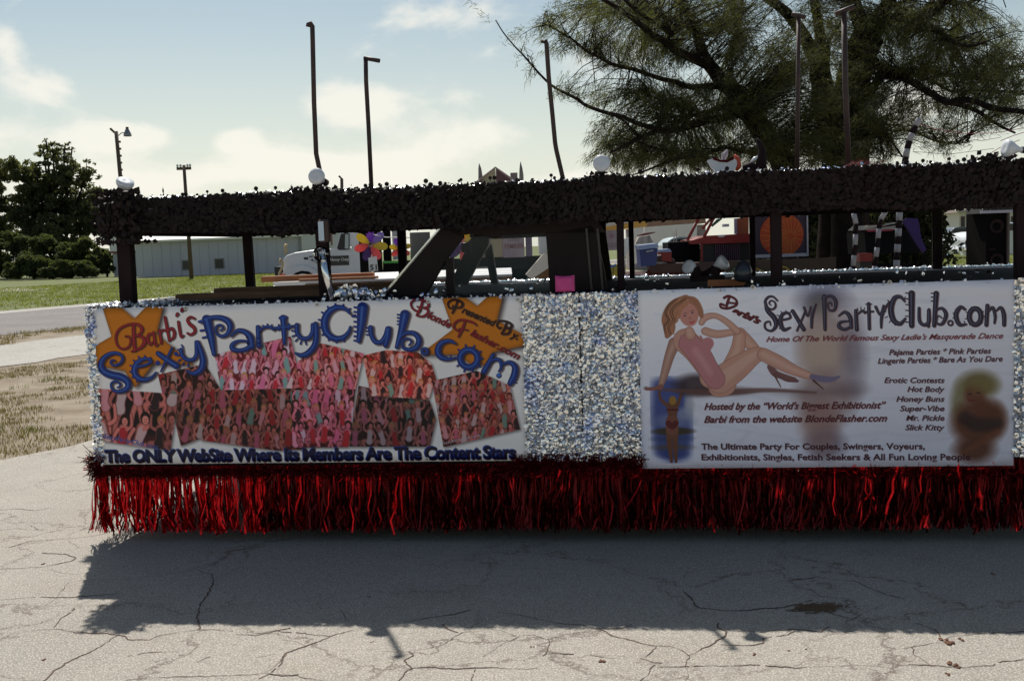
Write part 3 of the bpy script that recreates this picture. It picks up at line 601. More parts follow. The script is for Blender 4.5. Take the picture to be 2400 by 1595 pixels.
# collage of party pictures: loose crowds in swimwear under red light
def crowd(pts_, floor, bgc, seed, zm, size=70, dens=1.0, pink=0.0):
    P1.zoom(*zm); r = random.Random(seed); x0, y0, m = P1.poly(pts_, (0, 0, 0), ret=True)
    P1.blend(x0+6, y0+6, blur(m, 6), (.15, .1, .1), .6)
    keep = P1.im; tmp = P1.im.copy(); P1.im = tmp
    xs = [p[0] for p in pts_]; ys = [p[1] for p in pts_]; w0, w1, h0, h1 = min(xs), max(xs), min(ys), max(ys)
    P1.poly([(w0, h0), (w1, h0), (w1, h1), (w0, h1)], bgc)
    P1.poly([(w0, h1-(h1-h0)*.25), (w1, h1-(h1-h0)*.25), (w1, h1), (w0, h1)], floor, .9, soft=6)
    for k in range(40): P1.ell((r.uniform(w0, w1), r.uniform(h0, h1)), r.uniform(10, 45), r.uniform(8, 30), [bgc[0]*r.uniform(.5, 2.2), bgc[1]*r.uniform(.5, 1.5), bgc[2]*r.uniform(.5, 1.8)], .5, 4)
    rows = max(2, int((h1-h0)/(size*.72)))
    for ro in range(rows):
        yb = h0+(h1-h0)*(.20+.66*ro/max(1, rows-1)); x = w0+r.uniform(0, size*.3)
        while x < w1:
            s_ = size*r.uniform(.85, 1.15); t = r.uniform(-.18, .18); y = yb+s_*r.uniform(-.14, .14); f_ = r.uniform(.80, 1.15)
            sk = np.clip(np.array([.90, .56, .53])*f_+np.array([.05, .0, .09])*pink, 0, 1); shd = sk*.66; dk_ = np.array([.26, .07, .08])
            suit = r.choice([(.75, .12, .18), (.88, .84, .88), (.10, .06, .10), (.85, .45, .62), (.45, .72, .68), (.7, .12, .15), (.92, .7, .78), (.86, .86, .9)])
            hair = r.choice([(.70, .50, .26), (.30, .14, .08), (.14, .07, .06), (.55, .25, .12), (.75, .58, .35)]); hd = (x+t*s_, y-s_*.60); sh_ = (x+t*s_*.5, y-s_*.36); hp = (x-t*s_*.3, y+s_*.12); low = ro == rows-1 or r.random() < .25
            body = [([sh_, (x, y-s_*.1), hp], [s_*.15, s_*.12, s_*.155])]
            if low: body += [([hp, (x-s_*.30, y+s_*.10), (x-s_*.20, y+s_*.38)], [s_*.10, s_*.085, s_*.05]), ([hp, (x+s_*.30, y+s_*.10), (x+s_*.18, y+s_*.38)], [s_*.10, s_*.085, s_*.05])]
            else: body += [([hp, (x-s_*.12, y+s_*.45), (x-s_*.16, y+s_*.85)], [s_*.10, s_*.08, s_*.05]), ([hp, (x+s_*.10, y+s_*.45), (x+s_*.15, y+s_*.85)], [s_*.10, s_*.08, s_*.05])]
            arms = [([(x+sd*s_*.13, y-s_*.34), (x+sd*s_*.26, y-s_*(.45 if up else .08)), (x+sd*s_*(.16 if not up else .24), y-s_*(.78 if up else -.08))], [s_*.05, s_*.043, s_*.03]) for sd, up in ((-1, r.random() < .25), (1, r.random() < .25))]
            for p_, w_ in body+arms: P1.stroke(p_, w_, dk_, .55, soft=4, grow=s_*.02)
            for p_, w_ in body[1:]: P1.stroke(p_, w_, shd, soft=2); P1.stroke(p_, [q*.6 for q in w_], sk, .8, soft=5)
            P1.stroke(*body[0], shd, soft=2); P1.stroke(body[0][0], [q*.7 for q in body[0][1]], sk, .9, soft=6)
            P1.stroke([(sh_[0], sh_[1]+s_*.08), (x, y-s_*.05), hp], [s_*.12, s_*.10, s_*.14], suit, .88, soft=4)
            for p_, w_ in arms: P1.stroke(p_, w_, sk*r.uniform(.85, 1.0), soft=2)
            P1.ell((hd[0], hd[1]-s_*.02), s_*.13, s_*.16, hair, 1, 3); P1.ell((hd[0], hd[1]+s_*.03), s_*.085, s_*.11, np.clip(sk*1.08, 0, 1), 1, 3); P1.ell((hd[0], hd[1]+s_*.075), s_*.03, s_*.012, (.6, .15, .18), .8, 1)
            for e_ in (-.03, .03): P1.ell((hd[0]+s_*e_, hd[1]+s_*.015), s_*.014, s_*.012, shd*.4, .8, 1)
            x += s_*r.uniform(.40, .56)/dens
    bl = P1.im.copy(); X_, Y_ = max(0, x0), max(0, y0); bl[Y_:y0+m.shape[0], X_:x0+m.shape[1]] = blur(P1.im[Y_:y0+m.shape[0], X_:x0+m.shape[1]], 1); ml = {1: (1.12, 1.02, 1.06), 2: (1.15, 1.0, .98), 3: (.82, .74, .7), 4: (.82, .70, .68), 5: (1.04, .86, .92), 6: (1.2, .98, .92), 7: (.72, .66, .68), 8: (.92, .80, .78), 9: (.95, .84, .82)}[seed]; new = np.clip(bl*np.array(ml)+.01, 0, 1); P1.im = keep; h, w_ = m.shape; X0, Y0 = max(0, x0), max(0, y0); X1, Y1 = min(P1.W, x0+w_), min(P1.H, y0+h)
    mm = m[Y0-y0:Y1-y0, X0-x0:X1-x0][..., None]; P1.im[Y0:Y1, X0:X1] = P1.im[Y0:Y1, X0:X1]*(1-mm)+new[Y0:Y1, X0:X1]*mm
crowd([(1175, 560), (1840, 400), (1935, 850), (1240, 920)], (.45, .1, .12), (.42, .10, .12), 1, Z1, 190, 1.0, 1)
crowd([(0, 620), (200, 460), (575, 550), (500, 870), (-120, 880)], (.4, .1, .1), (.36, .10, .10), 2, Z2, 170, 1.1, .6)
crowd([(680, 735), (1090, 640), (1250, 900), (1280, 1200), (880, 1355), (820, 1100), (720, 900)], (.35, .08, .07), (.20, .07, .06), 3, Z1, 210, .9)
crowd([(1240, 870), (1960, 850), (1960, 1385), (1720, 1395), (1050, 1305)], (.40, .09, .09), (.14, .05, .06), 4, Z1, 200, 1.0)
crowd([(-50, 870), (500, 860), (470, 1200), (440, 1365), (-50, 1370)], (.38, .08, .09), (.18, .05, .07), 5, Z2, 205, 1.1, 1)
crowd([(530, 830), (1150, 960), (1205, 1120), (1150, 1360), (445, 1360)], (.2, .06, .06), (.12, .06, .07), 7, Z2, 190, .85)
crowd([(560, 570), (770, 520), (1050, 540), (1165, 640), (1205, 770), (1140, 950), (640, 920)], (.5, .15, .12), (.45, .16, .12), 6, Z2, 190, 1.1)
crowd([(1170, 790), (1560, 700), (1850, 830), (1940, 1210), (1270, 1365)], (.35, .10, .08), (.13, .06, .08), 8, Z2, 165, .95)
crowd([(155, 855), (860, 905), (790, 1395), (170, 1310)], (.3, .12, .12), (.09, .05, .07), 9, Z1, 330, 1.0)
P1.zoom(*Z1); P1.text('SexyPartyClub.com', (200, 1285), (680, 1385), 42, (.25, .33, .62), .02, .3)
P1.zoom(*Z2); P1.text('SexyPartyClub.com', (1270, 1345), (1590, 1270), 26, (.75, .7, .75), .01)
# funky blue lettering
def funky(st, cogs=()):
    """st: list of (points, radii)"""
    for p, w_ in st: P1.stroke(p, w_, SH, .75, soft=9, off=(16, 8), grow=5)
    for a, b, w_ in cogs: P1.stroke([a, b], w_, SH, .55, soft=5, smooth=False, off=(9, 5))
    for a, b, w_ in cogs: P1.stroke([a, b], w_, NAVY*1.1, 1, smooth=False)
    for p, w_ in st: P1.stroke(p, w_, NAVY, 1, grow=2.5)
    for p, w_ in st: P1.stroke(p, w_, BLUE, 1)
    for a, b, w_ in cogs: P1.stroke([a, b], w_*.55, BLUE*1.3, 1, smooth=False)
    for p, w_ in st: P1.stroke(p, [max(.6, x*.28) for x in (w_ if isinstance(w_, (list, tuple)) else [w_]*len(p))], BLUEHI, .75, soft=3, off=(-3, -2))
def ring(c, r, w_, a0, a1, n=10, e=1.0): return ([(c[0]+r*math.cos(math.radians(a0+(a1-a0)*i/n)), c[1]+r*e*math.sin(math.radians(a0+(a1-a0)*i/n))) for i in range(n+1)], w_)
def teeth(c, r, L_, a0, a1, n, w_=7, e=1.0): return [((c[0]+r*math.cos(t), c[1]+r*e*math.sin(t)), (c[0]+(r+L_)*math.cos(t), c[1]+(r+L_)*e*math.sin(t)), w_) for t in [math.radians(a0+(a1-a0)*i/(n-1)) for i in range(n)]]
P1.zoom(*Z1)
funky([([(300, 615), (282, 605), (265, 625), (290, 652), (340, 640), (370, 600), (350, 557), (285, 545), (215, 580), (180, 640), (200, 700), (270, 735), (350, 752), (405, 785), (420, 830), (385, 868), (320, 880), (278, 855), (272, 812), (305, 792), (340, 803), (348, 832), (325, 845)], [4, 6, 7, 8, 9, 10, 11, 13, 18, 24, 28, 30, 30, 28, 24, 17, 12, 9, 8, 8, 7, 6, 4])])
funky([([(490, 668), (560, 652), (618, 622), (598, 597), (540, 602), (490, 640), (472, 705), (497, 755), (560, 778), (625, 755), (662, 715)], [8, 9, 9, 10, 14, 20, 24, 22, 17, 11, 6])], teeth((555, 690), 95, 26, 120, 300, 8))
funky([([(680, 548), (760, 605), (838, 655)], [18, 22, 26]), ([(802, 500), (755, 600), (705, 705)], [8, 9, 5])]); P1.ell((678, 632), 20, 20, NAVY); P1.ell((676, 630), 16, 16, BLUE*1.3); P1.ell((838, 552), 18, 18, NAVY); P1.ell((836, 550), 14, 14, BLUE*1.3)
funky([([(882, 515), (888, 560), (925, 600), (985, 600), (1015, 555), (1012, 450)], [14, 15, 14, 14, 15, 12]), ([(1025, 448), (1055, 530), (1072, 620), (1050, 690), (990, 722), (925, 700)], [12, 20, 26, 24, 16, 5])], teeth((945, 560), 78, 24, 90, 235, 6))
funky([([(1105, 255), (1140, 400), (1168, 555)], [38, 30, 15]), ([(1050, 275), (1130, 240), (1215, 235), (1285, 265), (1310, 320), (1285, 378), (1232, 398), (1190, 370), (1188, 318), (1225, 300), (1248, 328), (1222, 348)], [8, 14, 18, 24, 22, 15, 11, 9, 8, 7, 6, 4])], [((1090, 345), (1052, 350), 9), ((1105, 405), (1072, 412), 9), ((1070, 262), (1036, 272), 9)])
funky([([(1318, 398), (1375, 350), (1440, 362), (1485, 410), (1500, 485)], [6, 14, 20, 26, 22]), ([(1460, 440), (1380, 440), (1330, 470), (1330, 508), (1385, 522), (1450, 510), (1490, 480)], [7, 9, 15, 18, 14, 16, 18])]); P1.ell((1460, 410), 11, 11, NAVY); P1.ell((1468, 462), 13, 13, NAVY)
funky([([(1552, 320), (1556, 400), (1562, 478)], [16, 17, 20]), ([(1562, 352), (1605, 322), (1655, 318), (1688, 340)], [6, 9, 10, 8])], teeth((1640, 380), 66, 22, 240, 320, 4, 6)); P1.ell((1556, 415), 8, 8, NAVY); P1.ell((1560, 460), 9, 9, NAVY)
funky([([(1772, 240), (1778, 340), (1782, 462)], [24, 20, 11]), ([(1692, 328), (1770, 322), (1852, 312)], [9, 11, 9])], [((1735, 300), (1735, 345), 8), ((1820, 290), (1820, 338), 8), ((1745, 240), (1800, 235), 12)])
funky([([(1892, 300), (1895, 370), (1935, 415), (1995, 412), (2028, 365), (2030, 300)], [15, 16, 15, 15, 16, 14]), ([(2055, 290), (2062, 380), (2045, 480), (1990, 545), (1930, 565), (1880, 545)], [16, 20, 22, 22, 16, 6])], teeth((1955, 365), 82, 24, 80, 215, 6))
P1.zoom(*Z2)
funky([([(452, 200), (405, 158), (335, 148), (265, 190), (228, 275), (250, 370), (320, 418), (395, 408), (442, 360), (455, 318)], [8, 14, 20, 26, 30, 28, 24, 20, 14, 8])], teeth((345, 285), 140, 28, 70, 335, 12, 8))
funky([([(562, 150), (550, 290), (528, 440)], [44, 34, 16])], [((535, y), (490, y-4), 8) for y in (150, 190, 232, 275, 318, 360, 402, 440)])
funky([([(632, 325), (640, 390), (672, 445), (725, 448), (765, 395), (778, 330)], [20, 18, 18, 18, 20, 14]), ([(790, 335), (782, 400), (762, 478)], [22, 24, 18])], [((620, y), (596, y), 7) for y in (325, 355, 385)])
funky([([(932, 210), (905, 340), (862, 492)], [38, 28, 15]), ([(878, 420), (940, 370), (1015, 375), (1055, 430), (1035, 490), (975, 515), (915, 495), (912, 440), (955, 418), (990, 445), (968, 478)], [9, 14, 18, 22, 22, 16, 10, 8, 7, 6, 4])], [((905, y), (868, y-2), 7) for y in (212, 240, 268, 296)])
funky([ring((1105, 530), 24, 11, 0, 360)]); funky([([(1372, 462), (1318, 438), (1250, 458), (1218, 520), (1240, 575), (1300, 598), (1372, 590)], [6, 14, 20, 24, 22, 14, 6])], teeth((1300, 520), 52, 16, 60, 180, 4, 5))
funky([ring((1490, 592), 76, 24, 0, 360, 16)], teeth((1490, 592), 98, 24, 0, 330, 10))
funky([([(1700, 560), (1665, 630), (1622, 705)], [12, 18, 22]), ([(1685, 620), (1725, 598), (1765, 615), (1772, 670), (1752, 705)], [6, 13, 14, 10, 5]), ([(1790, 640), (1845, 625), (1890, 662), (1888, 730), (1850, 808)], [7, 15, 22, 26, 20])], [((1880, y), (1905, y+4), 6) for y in (740, 770, 798)]); P1.ell((1755, 742), 24, 22, NAVY); P1.ell((1752, 738), 19, 17, BLUEHI)
def script(st, c=CRIM, hi=CRIMHI, g=1.0):
    for p, w_ in st: P1.stroke(p, [x*g for x in w_], SH, .7, soft=6, off=(9, 6), grow=3)
    for p, w_ in st: P1.stroke(p, [x*g for x in w_], c*.45, 1, grow=2.5)
    for p, w_ in st: P1.stroke(p, [x*g for x in w_], c, 1)
    for p, w_ in st: P1.stroke(p, [max(.5, x*g*.3) for x in w_], hi, .6, soft=2, off=(-2, -1))
P1.zoom(*Z1)
script([([(395, 400), (425, 400), (440, 440), (425, 490), (370, 508), (325, 475), (312, 400), (345, 335), (420, 297), (500, 295), (540, 330), (525, 375), (482, 395)], [5, 6, 7, 7, 7, 8, 8, 8, 8, 10, 13, 9, 5]), ([(465, 312), (468, 410), (478, 520)], [12, 14, 13]), ([(482, 395), (545, 405), (562, 455), (525, 500), (450, 530)], [5, 11, 15, 10, 6]),
    ([(640, 375), (600, 385), (590, 430), (612, 468), (645, 440)], [7, 10, 12, 9, 5]), ([(642, 365), (650, 430), (662, 478), (682, 468)], [9, 10, 9, 4]), ([(692, 345), (702, 400), (708, 458)], [9, 10, 9]), ([(700, 378), (722, 345), (745, 350)], [4, 7, 9]),
    ([(742, 235), (760, 330), (778, 435)], [10, 12, 9]), ([(768, 350), (800, 330), (822, 365), (815, 410), (782, 435)], [5, 10, 12, 10, 5]), ([(858, 275), (868, 340), (882, 402), (905, 392)], [10, 11, 9, 4]), ([(850, 205), (842, 218)], [12, 9]), ([(893, 165), (885, 178)], [14, 9]), ([(918, 150), (915, 168)], [6, 5]),
    ([(1000, 245), (965, 232), (938, 255), (955, 290), (995, 325), (1000, 362), (965, 385), (938, 372)], [7, 9, 10, 13, 13, 10, 8, 7])])
P1.zoom(*Z2)
def slant(txt, p0, p1, h, c, b=.02):
    P1.text(txt, p0, p1, h, SH, b+.02, .25, .6, off=(7, 6), soft=3); P1.text(txt, p0, p1, h, c*.6, b+.015, .25, off=(2, 2)); P1.text(txt, p0, p1, h, c, b, .25)
script([([(1040, 140), (1060, 150), (1060, 175), (1025, 175), (995, 150), (985, 110), (1020, 80), (1080, 80), (1130, 105), (1135, 140), (1090, 150)], [4, 5, 6, 6, 6, 6, 6, 7, 9, 8, 4]), ([(1085, 95), (1065, 160), (1035, 215)], [7, 9, 7]), ([(1090, 150), (1130, 165), (1130, 200), (1090, 225), (1045, 222)], [4, 8, 9, 7, 4])])
slant('londe', (1125, 235), (1325, 330), 62, CRIM); slant('lasher.com', (1500, 385), (1925, 605), 58, CRIM)
script([([(1410, 330), (1395, 350), (1360, 320), (1375, 275), (1430, 255), (1520, 275), (1555, 300)], [4, 6, 6, 7, 7, 7, 5]), ([(1455, 275), (1430, 340), (1400, 400)], [7, 9, 7]), ([(1435, 335), (1480, 345)], [5, 4])])
DG = np.array([.20, .09, .07])
script([([(1350, 130), (1355, 150), (1320, 150), (1308, 110), (1345, 80), (1400, 85), (1435, 115), (1420, 145), (1385, 150)], [4, 5, 5, 5, 5, 6, 8, 7, 4]), ([(1390, 95), (1370, 150), (1345, 195)], [5, 7, 5])], DG, DG*2)
slant('resented', (1425, 190), (1715, 315), 58, DG)
script([([(1770, 320), (1755, 330), (1735, 300), (1760, 265), (1820, 270), (1865, 300), (1850, 325), (1820, 325)], [4, 5, 5, 5, 6, 8, 7, 4]), ([(1820, 280), (1800, 335), (1775, 375)], [5, 7, 5]), ([(1820, 325), (1850, 345), (1830, 375), (1785, 380)], [4, 7, 7, 4])], DG, DG*2)
slant('y.', (1850, 400), (1915, 430), 58, DG)
P1.zoom(190, 680, 3.733)
for oo, cc, bb in (((8, 5), SH*.8, .05), ((-4, -4), BLUE*1.2, .045), ((0, 0), np.array([.07, .05, .20]), .022)):
    P1.text('The ONLY WebSite Where Its Members Are The Content Stars', (222, 1497), (700*0+1905+(700-190)*3.733, 1462), 100, cc, bb, 0, off=oo, soft=1 if bb > .03 else 0, space=.92)

# ---- right banner
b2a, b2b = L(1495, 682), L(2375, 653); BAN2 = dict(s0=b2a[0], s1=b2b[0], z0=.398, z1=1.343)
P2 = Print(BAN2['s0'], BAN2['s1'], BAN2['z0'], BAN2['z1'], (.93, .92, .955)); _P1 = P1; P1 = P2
Za = (1480, 660, 3.485); Zb = (1900, 640, 3.336)
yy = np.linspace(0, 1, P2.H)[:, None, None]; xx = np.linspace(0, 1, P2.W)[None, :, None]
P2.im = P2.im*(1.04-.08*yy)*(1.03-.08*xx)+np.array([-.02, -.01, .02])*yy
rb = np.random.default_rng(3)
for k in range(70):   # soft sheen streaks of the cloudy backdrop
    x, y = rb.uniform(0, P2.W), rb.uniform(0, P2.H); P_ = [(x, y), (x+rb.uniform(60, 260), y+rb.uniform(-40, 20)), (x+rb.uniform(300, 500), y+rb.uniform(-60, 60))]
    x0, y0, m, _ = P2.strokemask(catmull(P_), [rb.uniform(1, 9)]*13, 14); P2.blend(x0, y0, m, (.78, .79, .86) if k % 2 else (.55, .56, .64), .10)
P2.zoom(*Zb)
for c_, rx_, ry_, cc, al, sf in (((90, 200), 170, 95, (.30, .27, .38), .75, 60), ((60, 260), 90, 90, (.36, .38, .36), .6, 50), ((110, 560), 215, 330, (.62, .52, .50), .75, 70), ((330, 640), 90, 330, (.42, .36, .42), .55, 50), ((60, 620), 150, 190, (.80, .70, .62), .6, 70), ((100, 980), 230, 240, (.58, .47, .46), .7, 70), ((60, 1180), 150, 170, (.66, .50, .46), .55, 60), ((110, 1330), 150, 130, (.46, .40, .46), .7, 50), ((80, 1180), 120, 230, (.60, .46, .44), .5, 50), ((40, 930), 260, 36, (.44, .35, .36), .35, 24), ((300, 900), 120, 60, (.38, .3, .34), .4, 40)): P2.ell(c_, rx_, ry_, cc, al, sf)
# beach inset
P2.zoom(*Za)
x0, y0, m = P2.poly([(170, 800), (300, 770), (450, 820), (470, 1000), (500, 1250), (470, 1430), (330, 1470), (190, 1400), (160, 1100)], (0, 0, 0), ret=True); mb_ = blur(m, 14)
P2.blend(x0, y0, mb_, (.16, .22, .50), .85); P2.ell((470, 1010), 40, 90, (.72, .72, .76), .8, 18); P2.ell((430, 1070), 60, 50, (.62, .64, .74), .7, 18); P2.ell((340, 1130), 160, 60, (.52, .56, .68), .6, 25)
P2.ell((340, 1215), 165, 32, (.24, .19, .11), .9, 8); P2.ell((330, 1275), 140, 28, (.2, .25, .42), .8, 14); P2.ell((330, 1345), 140, 26, (.34, .28, .2), .7, 14); P2.ell((330, 1400), 110, 40, (.18, .24, .48), .7, 18)
SKB = np.array([.44, .27, .2])
for st in (([(300, 1010), (235, 950), (228, 870)], [15, 12, 8]), ([(370, 1010), (400, 930), (425, 850)], [15, 12, 8]), ([(333, 1010), (333, 1090), (330, 1130)], [46, 36, 42]), ([(308, 1190), (308, 1300), (325, 1460)], [30, 22, 12]), ([(355, 1190), (355, 1300), (362, 1460)], [30, 22, 12])): P2.stroke(*st, SKB, soft=3)
P2.stroke([(330, 1130), (328, 1200)], [50, 50], np.array([.50, .30, .24]), soft=4); P2.stroke([(300, 1150), (330, 1175), (360, 1150)], 24, np.array([.36, .10, .12]), soft=3); P2.stroke([(290, 1040), (375, 1040)], 8, np.array([.36, .10, .12]), soft=2); P2.ell((335, 965), 30, 38, (.62, .46, .18), 1, 4)
# dark ellipse shade and driftwood below the reclining figure
P2.ell((520, 840), 170, 90, (.20, .14, .17), .85, 30); P2.ell((700, 890), 240, 38, (.3, .2, .2), .7, 20); P2.stroke([(115, 865), (250, 875), (700, 900), (1100, 880), (1500, 900)], [14, 10, 26, 18, 8], np.array([.42, .28, .26]), .8, soft=8)
SK = np.array([.80, .60, .53]); SKD = np.array([.58, .36, .33]); SKL = np.array([.88, .72, .66])
def limb(p, w_, c=SK):
    P2.stroke(p, w_, SKD, 1, soft=3, grow=3); P2.stroke(p, w_, c, 1, soft=5); P2.stroke(p, [x*.45 for x in w_], SKL, .55, soft=14, off=(-3, -3))
limb([(880, 425), (960, 500), (1000, 545)], [52, 44, 40]); limb([(800, 690), (860, 560), (880, 440)], [62, 56, 46])        # far leg
P2.stroke([(1130, 690), (1180, 750), (1330, 790)], [26, 28, 14], np.array([.5, .34, .34]), soft=4); P2.stroke([(1160, 750), (1215, 855)], [8, 4], SKD*.7); P2.stroke([(1170, 745), (1260, 800), (1350, 805)], [14, 10, 12], np.array([.45, .3, .32]), soft=3)
limb([(350, 500), (310, 600), (270, 740), (235, 855)], [48, 38, 30, 18], SK*.82); P2.stroke([(240, 850), (180, 868), (120, 875)], [20, 14, 8], SKD, soft=3)
limb([(440, 480), (520, 560), (590, 660), (640, 740)], [100, 96, 88, 80])                                  # torso
limb([(640, 780), (760, 830), (700, 860), (760, 760)], [84, 90, 70, 76]); limb([(720, 800), (860, 700), (1000, 600), (1075, 590)], [110, 96, 66, 48]); limb([(1075, 590), (1190, 650), (1330, 720), (1470, 770)], [50, 54, 40, 24])
P2.stroke([(1470, 770), (1560, 790), (1640, 790), (1690, 770)], [22, 26, 20, 10], np.array([.48, .44, .56]), soft=3); P2.stroke([(1480, 800), (1560, 870)], [9, 4], SKD*.6)
limb([(600, 400), (700, 425), (860, 400)], [30, 30, 22]); limb([(860, 400), (770, 320), (680, 275), (600, 290), (570, 330)], [26, 22, 20, 26, 22])
# plain one-piece swimsuit
SUIT = np.array([.76, .50, .52]); SUITL = np.array([.88, .66, .66])
P2.stroke([(470, 500), (560, 600), (620, 700), (680, 790)], [88, 92, 86, 84], SUIT*.7, 1, soft=3); P2.stroke([(470, 500), (560, 600), (620, 700), (680, 790)], [84, 88, 82, 80], SUIT, 1, soft=4); P2.stroke([(620, 500), (600, 540)], [50, 46], SUIT, 1, soft=5); P2.stroke([(520, 560), (590, 660), (640, 740)], [26, 24, 20], SUITL, .5, soft=22)
P2.stroke([(400, 440), (450, 500)], [8, 8], SUIT); P2.stroke([(560, 440), (590, 490)], [8, 8], SUIT)
limb([(470, 400), (480, 430)], [34, 40]); HR = np.array([.66, .45, .34]); 
P2.stroke([(440, 150), (350, 210), (300, 300), (310, 380), (290, 440)], [46, 62, 56, 46, 20], HR, soft=4); P2.stroke([(430, 150), (500, 160), (550, 230), (570, 280)], [30, 40, 32, 16], HR, soft=4)
for k in range(44): a_ = rb.uniform(-60, 40); P2.stroke([(430+a_*1.2, 135+rb.uniform(-5, 15)), (360+a_, 190), (325+a_*.9, 250+rb.uniform(-10, 10)), (345+a_*.8, 310), (305+a_*.7, 360), (318+a_*.8, 425)], [3, 5, 4, 5, 4, 1], HR*rb.choice([.55, .75, 1.15, 1.3, 1.42]), .65, soft=3)
P2.ell((465, 265), 78, 100, SK*np.array([1, .92, .95]), 1, 5, -.25); P2.ell((435, 275), 9, 6, (.25, .2, .35)); P2.ell((495, 250), 9, 6, (.25, .2, .35)); P2.stroke([(420, 258), (450, 252)], 2, SKD*.6); P2.stroke([(482, 235), (508, 230)], 2, SKD*.6); P2.stroke([(470, 325), (492, 332), (515, 315)], [3, 6, 3], (.75, .2, .3)); P2.ell((476, 295), 8, 10, SKD, .5, 5)
P2.stroke([(440, 175), (400, 220), (385, 290)], [22, 16, 10], HR*1.1, soft=3)
# brown soft portrait at the lower right
P2.zoom(*Zb)
for c_, rx_, ry_, cc, al, sf in (((1300, 870), 150, 110, (.42, .36, .2), .9, 40), ((1150, 1020), 60, 160, (.42, .38, .2), .7, 30), ((1300, 1160), 200, 190, (.36, .19, .12), .95, 50), ((1420, 1130), 90, 130, (.36, .19, .12), .9, 40), ((1270, 1370), 150, 100, (.34, .18, .12), .95, 40), ((1270, 950), 75, 90, (.42, .23, .17), .9, 25), ((1330, 1050), 60, 80, (.38, .2, .13), .9, 25)): P2.ell(c_, rx_, ry_, cc, al, sf)
P2.ell((1330, 870), 110, 70, (.50, .44, .26), .6, 30); P2.stroke([(1200, 1130), (1300, 1180), (1450, 1170)], [50, 60, 40], np.array([.16, .10, .12]), .75, soft=24); P2.stroke([(1180, 1400), (1300, 1330), (1450, 1230)], [20, 26, 22], np.array([.44, .24, .15]), .6, soft=14); P2.ell((1235, 940), 14, 7, (.12, .07, .08), .7, 5); P2.ell((1300, 930), 14, 7, (.12, .07, .08), .7, 5); P2.stroke([(1230, 985), (1270, 990)], 6, (.4, .1, .1), .8, soft=4)
# dark funky heading
def dk(st, cogs=()):
    c = np.array([.17, .14, .20]); 
    for p, w_ in st: P2.stroke(p, w_, np.array([.30, .12, .14]), .8, soft=4, off=(5, 4), grow=1)
    for a, b, w_ in cogs: P2.stroke([a, b], w_, c, 1, smooth=False)
    for p, w_ in st: P2.stroke(p, w_, c, 1)
    for p, w_ in st: P2.stroke(p, [max(.5, x*.25) for x in w_] if isinstance(w_, list) else w_*.25, np.array([.42, .42, .55]), .7, soft=2, off=(-2, -1))
P2.zoom(*Za)
dk([([(1130, 185), (1118, 170), (1135, 150), (1165, 165), (1170, 200), (1140, 222), (1100, 200), (1085, 160), (1110, 122), (1150, 118), (1185, 150)], [4, 5, 5, 6, 7, 7, 8, 9, 8, 7, 6]), ([(1088, 165), (1105, 230), (1160, 290), (1175, 350), (1140, 395), (1090, 380), (1085, 335), (1120, 320), (1130, 350)], [9, 17, 20, 16, 9, 8, 7, 6, 4])])
dk([([(1215, 310), (1290, 290), (1270, 250), (1225, 265), (1210, 320), (1235, 385), (1290, 370)], [8, 8, 10, 13, 17, 15, 7])], teeth((1255, 315), 62, 22, 100, 300, 8, 4))
dk([([(1310, 235), (1400, 385)], [14, 16]), ([(1415, 235), (1345, 395)], [8, 7])])
P2.zoom(*Zb)
dk([([(-58, 265), (-30, 330), (-5, 260)], [9, 8, 7]), ([(35, 240), (5, 330), (0, 420)], [6, 12, 9])])
dk([([(100, 180), (102, 310), (105, 435)], [17, 15, 12]), ([(80, 195), (150, 175), (188, 215), (180, 280), (140, 285), (128, 240), (150, 225), (158, 250)], [6, 11, 14, 11, 7, 6, 5, 4])])
dk([([(212, 330), (260, 300), (300, 340), (310, 420)], [6, 12, 16, 12]), ([(290, 370), (225, 380), (215, 415), (260, 435), (310, 410)], [6, 11, 14, 12, 9])]); dk([([(345, 290), (352, 435)], [13, 15]), ([(355, 320), (395, 290), (415, 305)], [5, 9, 10])], teeth((390, 330), 50, 16, 240, 320, 4, 4))
dk([([(445, 235), (450, 430)], [13, 12]), ([(415, 300), (480, 295)], [8, 7])], [((425, 240), (470, 240), 5)]); dk([([(500, 260), (535, 320), (560, 250)], [11, 9, 7]), ([(605, 220), (550, 320), (542, 420)], [6, 12, 8])])
dk([([(725, 215), (690, 180), (645, 195), (618, 280), (640, 365), (690, 390), (730, 350)], [8, 13, 18, 22, 20, 15, 8])], teeth((680, 290), 98, 20, 80, 320, 11, 4)); dk([([(780, 155), (780, 405)], [24, 20])], [((755, y), (735, y-3), 5) for y in (155, 200, 245, 290, 335, 380)])
dk([([(838, 270), (842, 370), (880, 400), (915, 370), (915, 280)], [11, 13, 13, 14, 10]), ([(912, 290), (910, 410)], [12, 12])]); dk([([(972, 155), (955, 405)], [20, 15]), ([(965, 290), (1015, 270), (1048, 320), (1020, 390), (975, 385), (985, 330), (1015, 345)], [6, 11, 15, 12, 7, 5, 4])], [((955, y), (935, y), 5) for y in (155, 185, 215)])
dk([ring((1082, 385), 18, 6, 0, 360)]); dk([([(1198, 280), (1160, 262), (1125, 320), (1150, 395), (1205, 395)], [8, 14, 18, 15, 7])], teeth((1165, 330), 50, 14, 60, 300, 8, 4)); dk([ring((1275, 335), 46, 19, 0, 360, 12, 1.35)], teeth((1275, 335), 62, 16, 0, 330, 9, 4))
dk([([(1370, 250), (1362, 400)], [15, 15]), ([(1375, 300), (1410, 265), (1430, 330), (1425, 385)], [6, 12, 11, 8]), ([(1440, 290), (1475, 265), (1498, 320), (1500, 400)], [6, 12, 16, 14])])
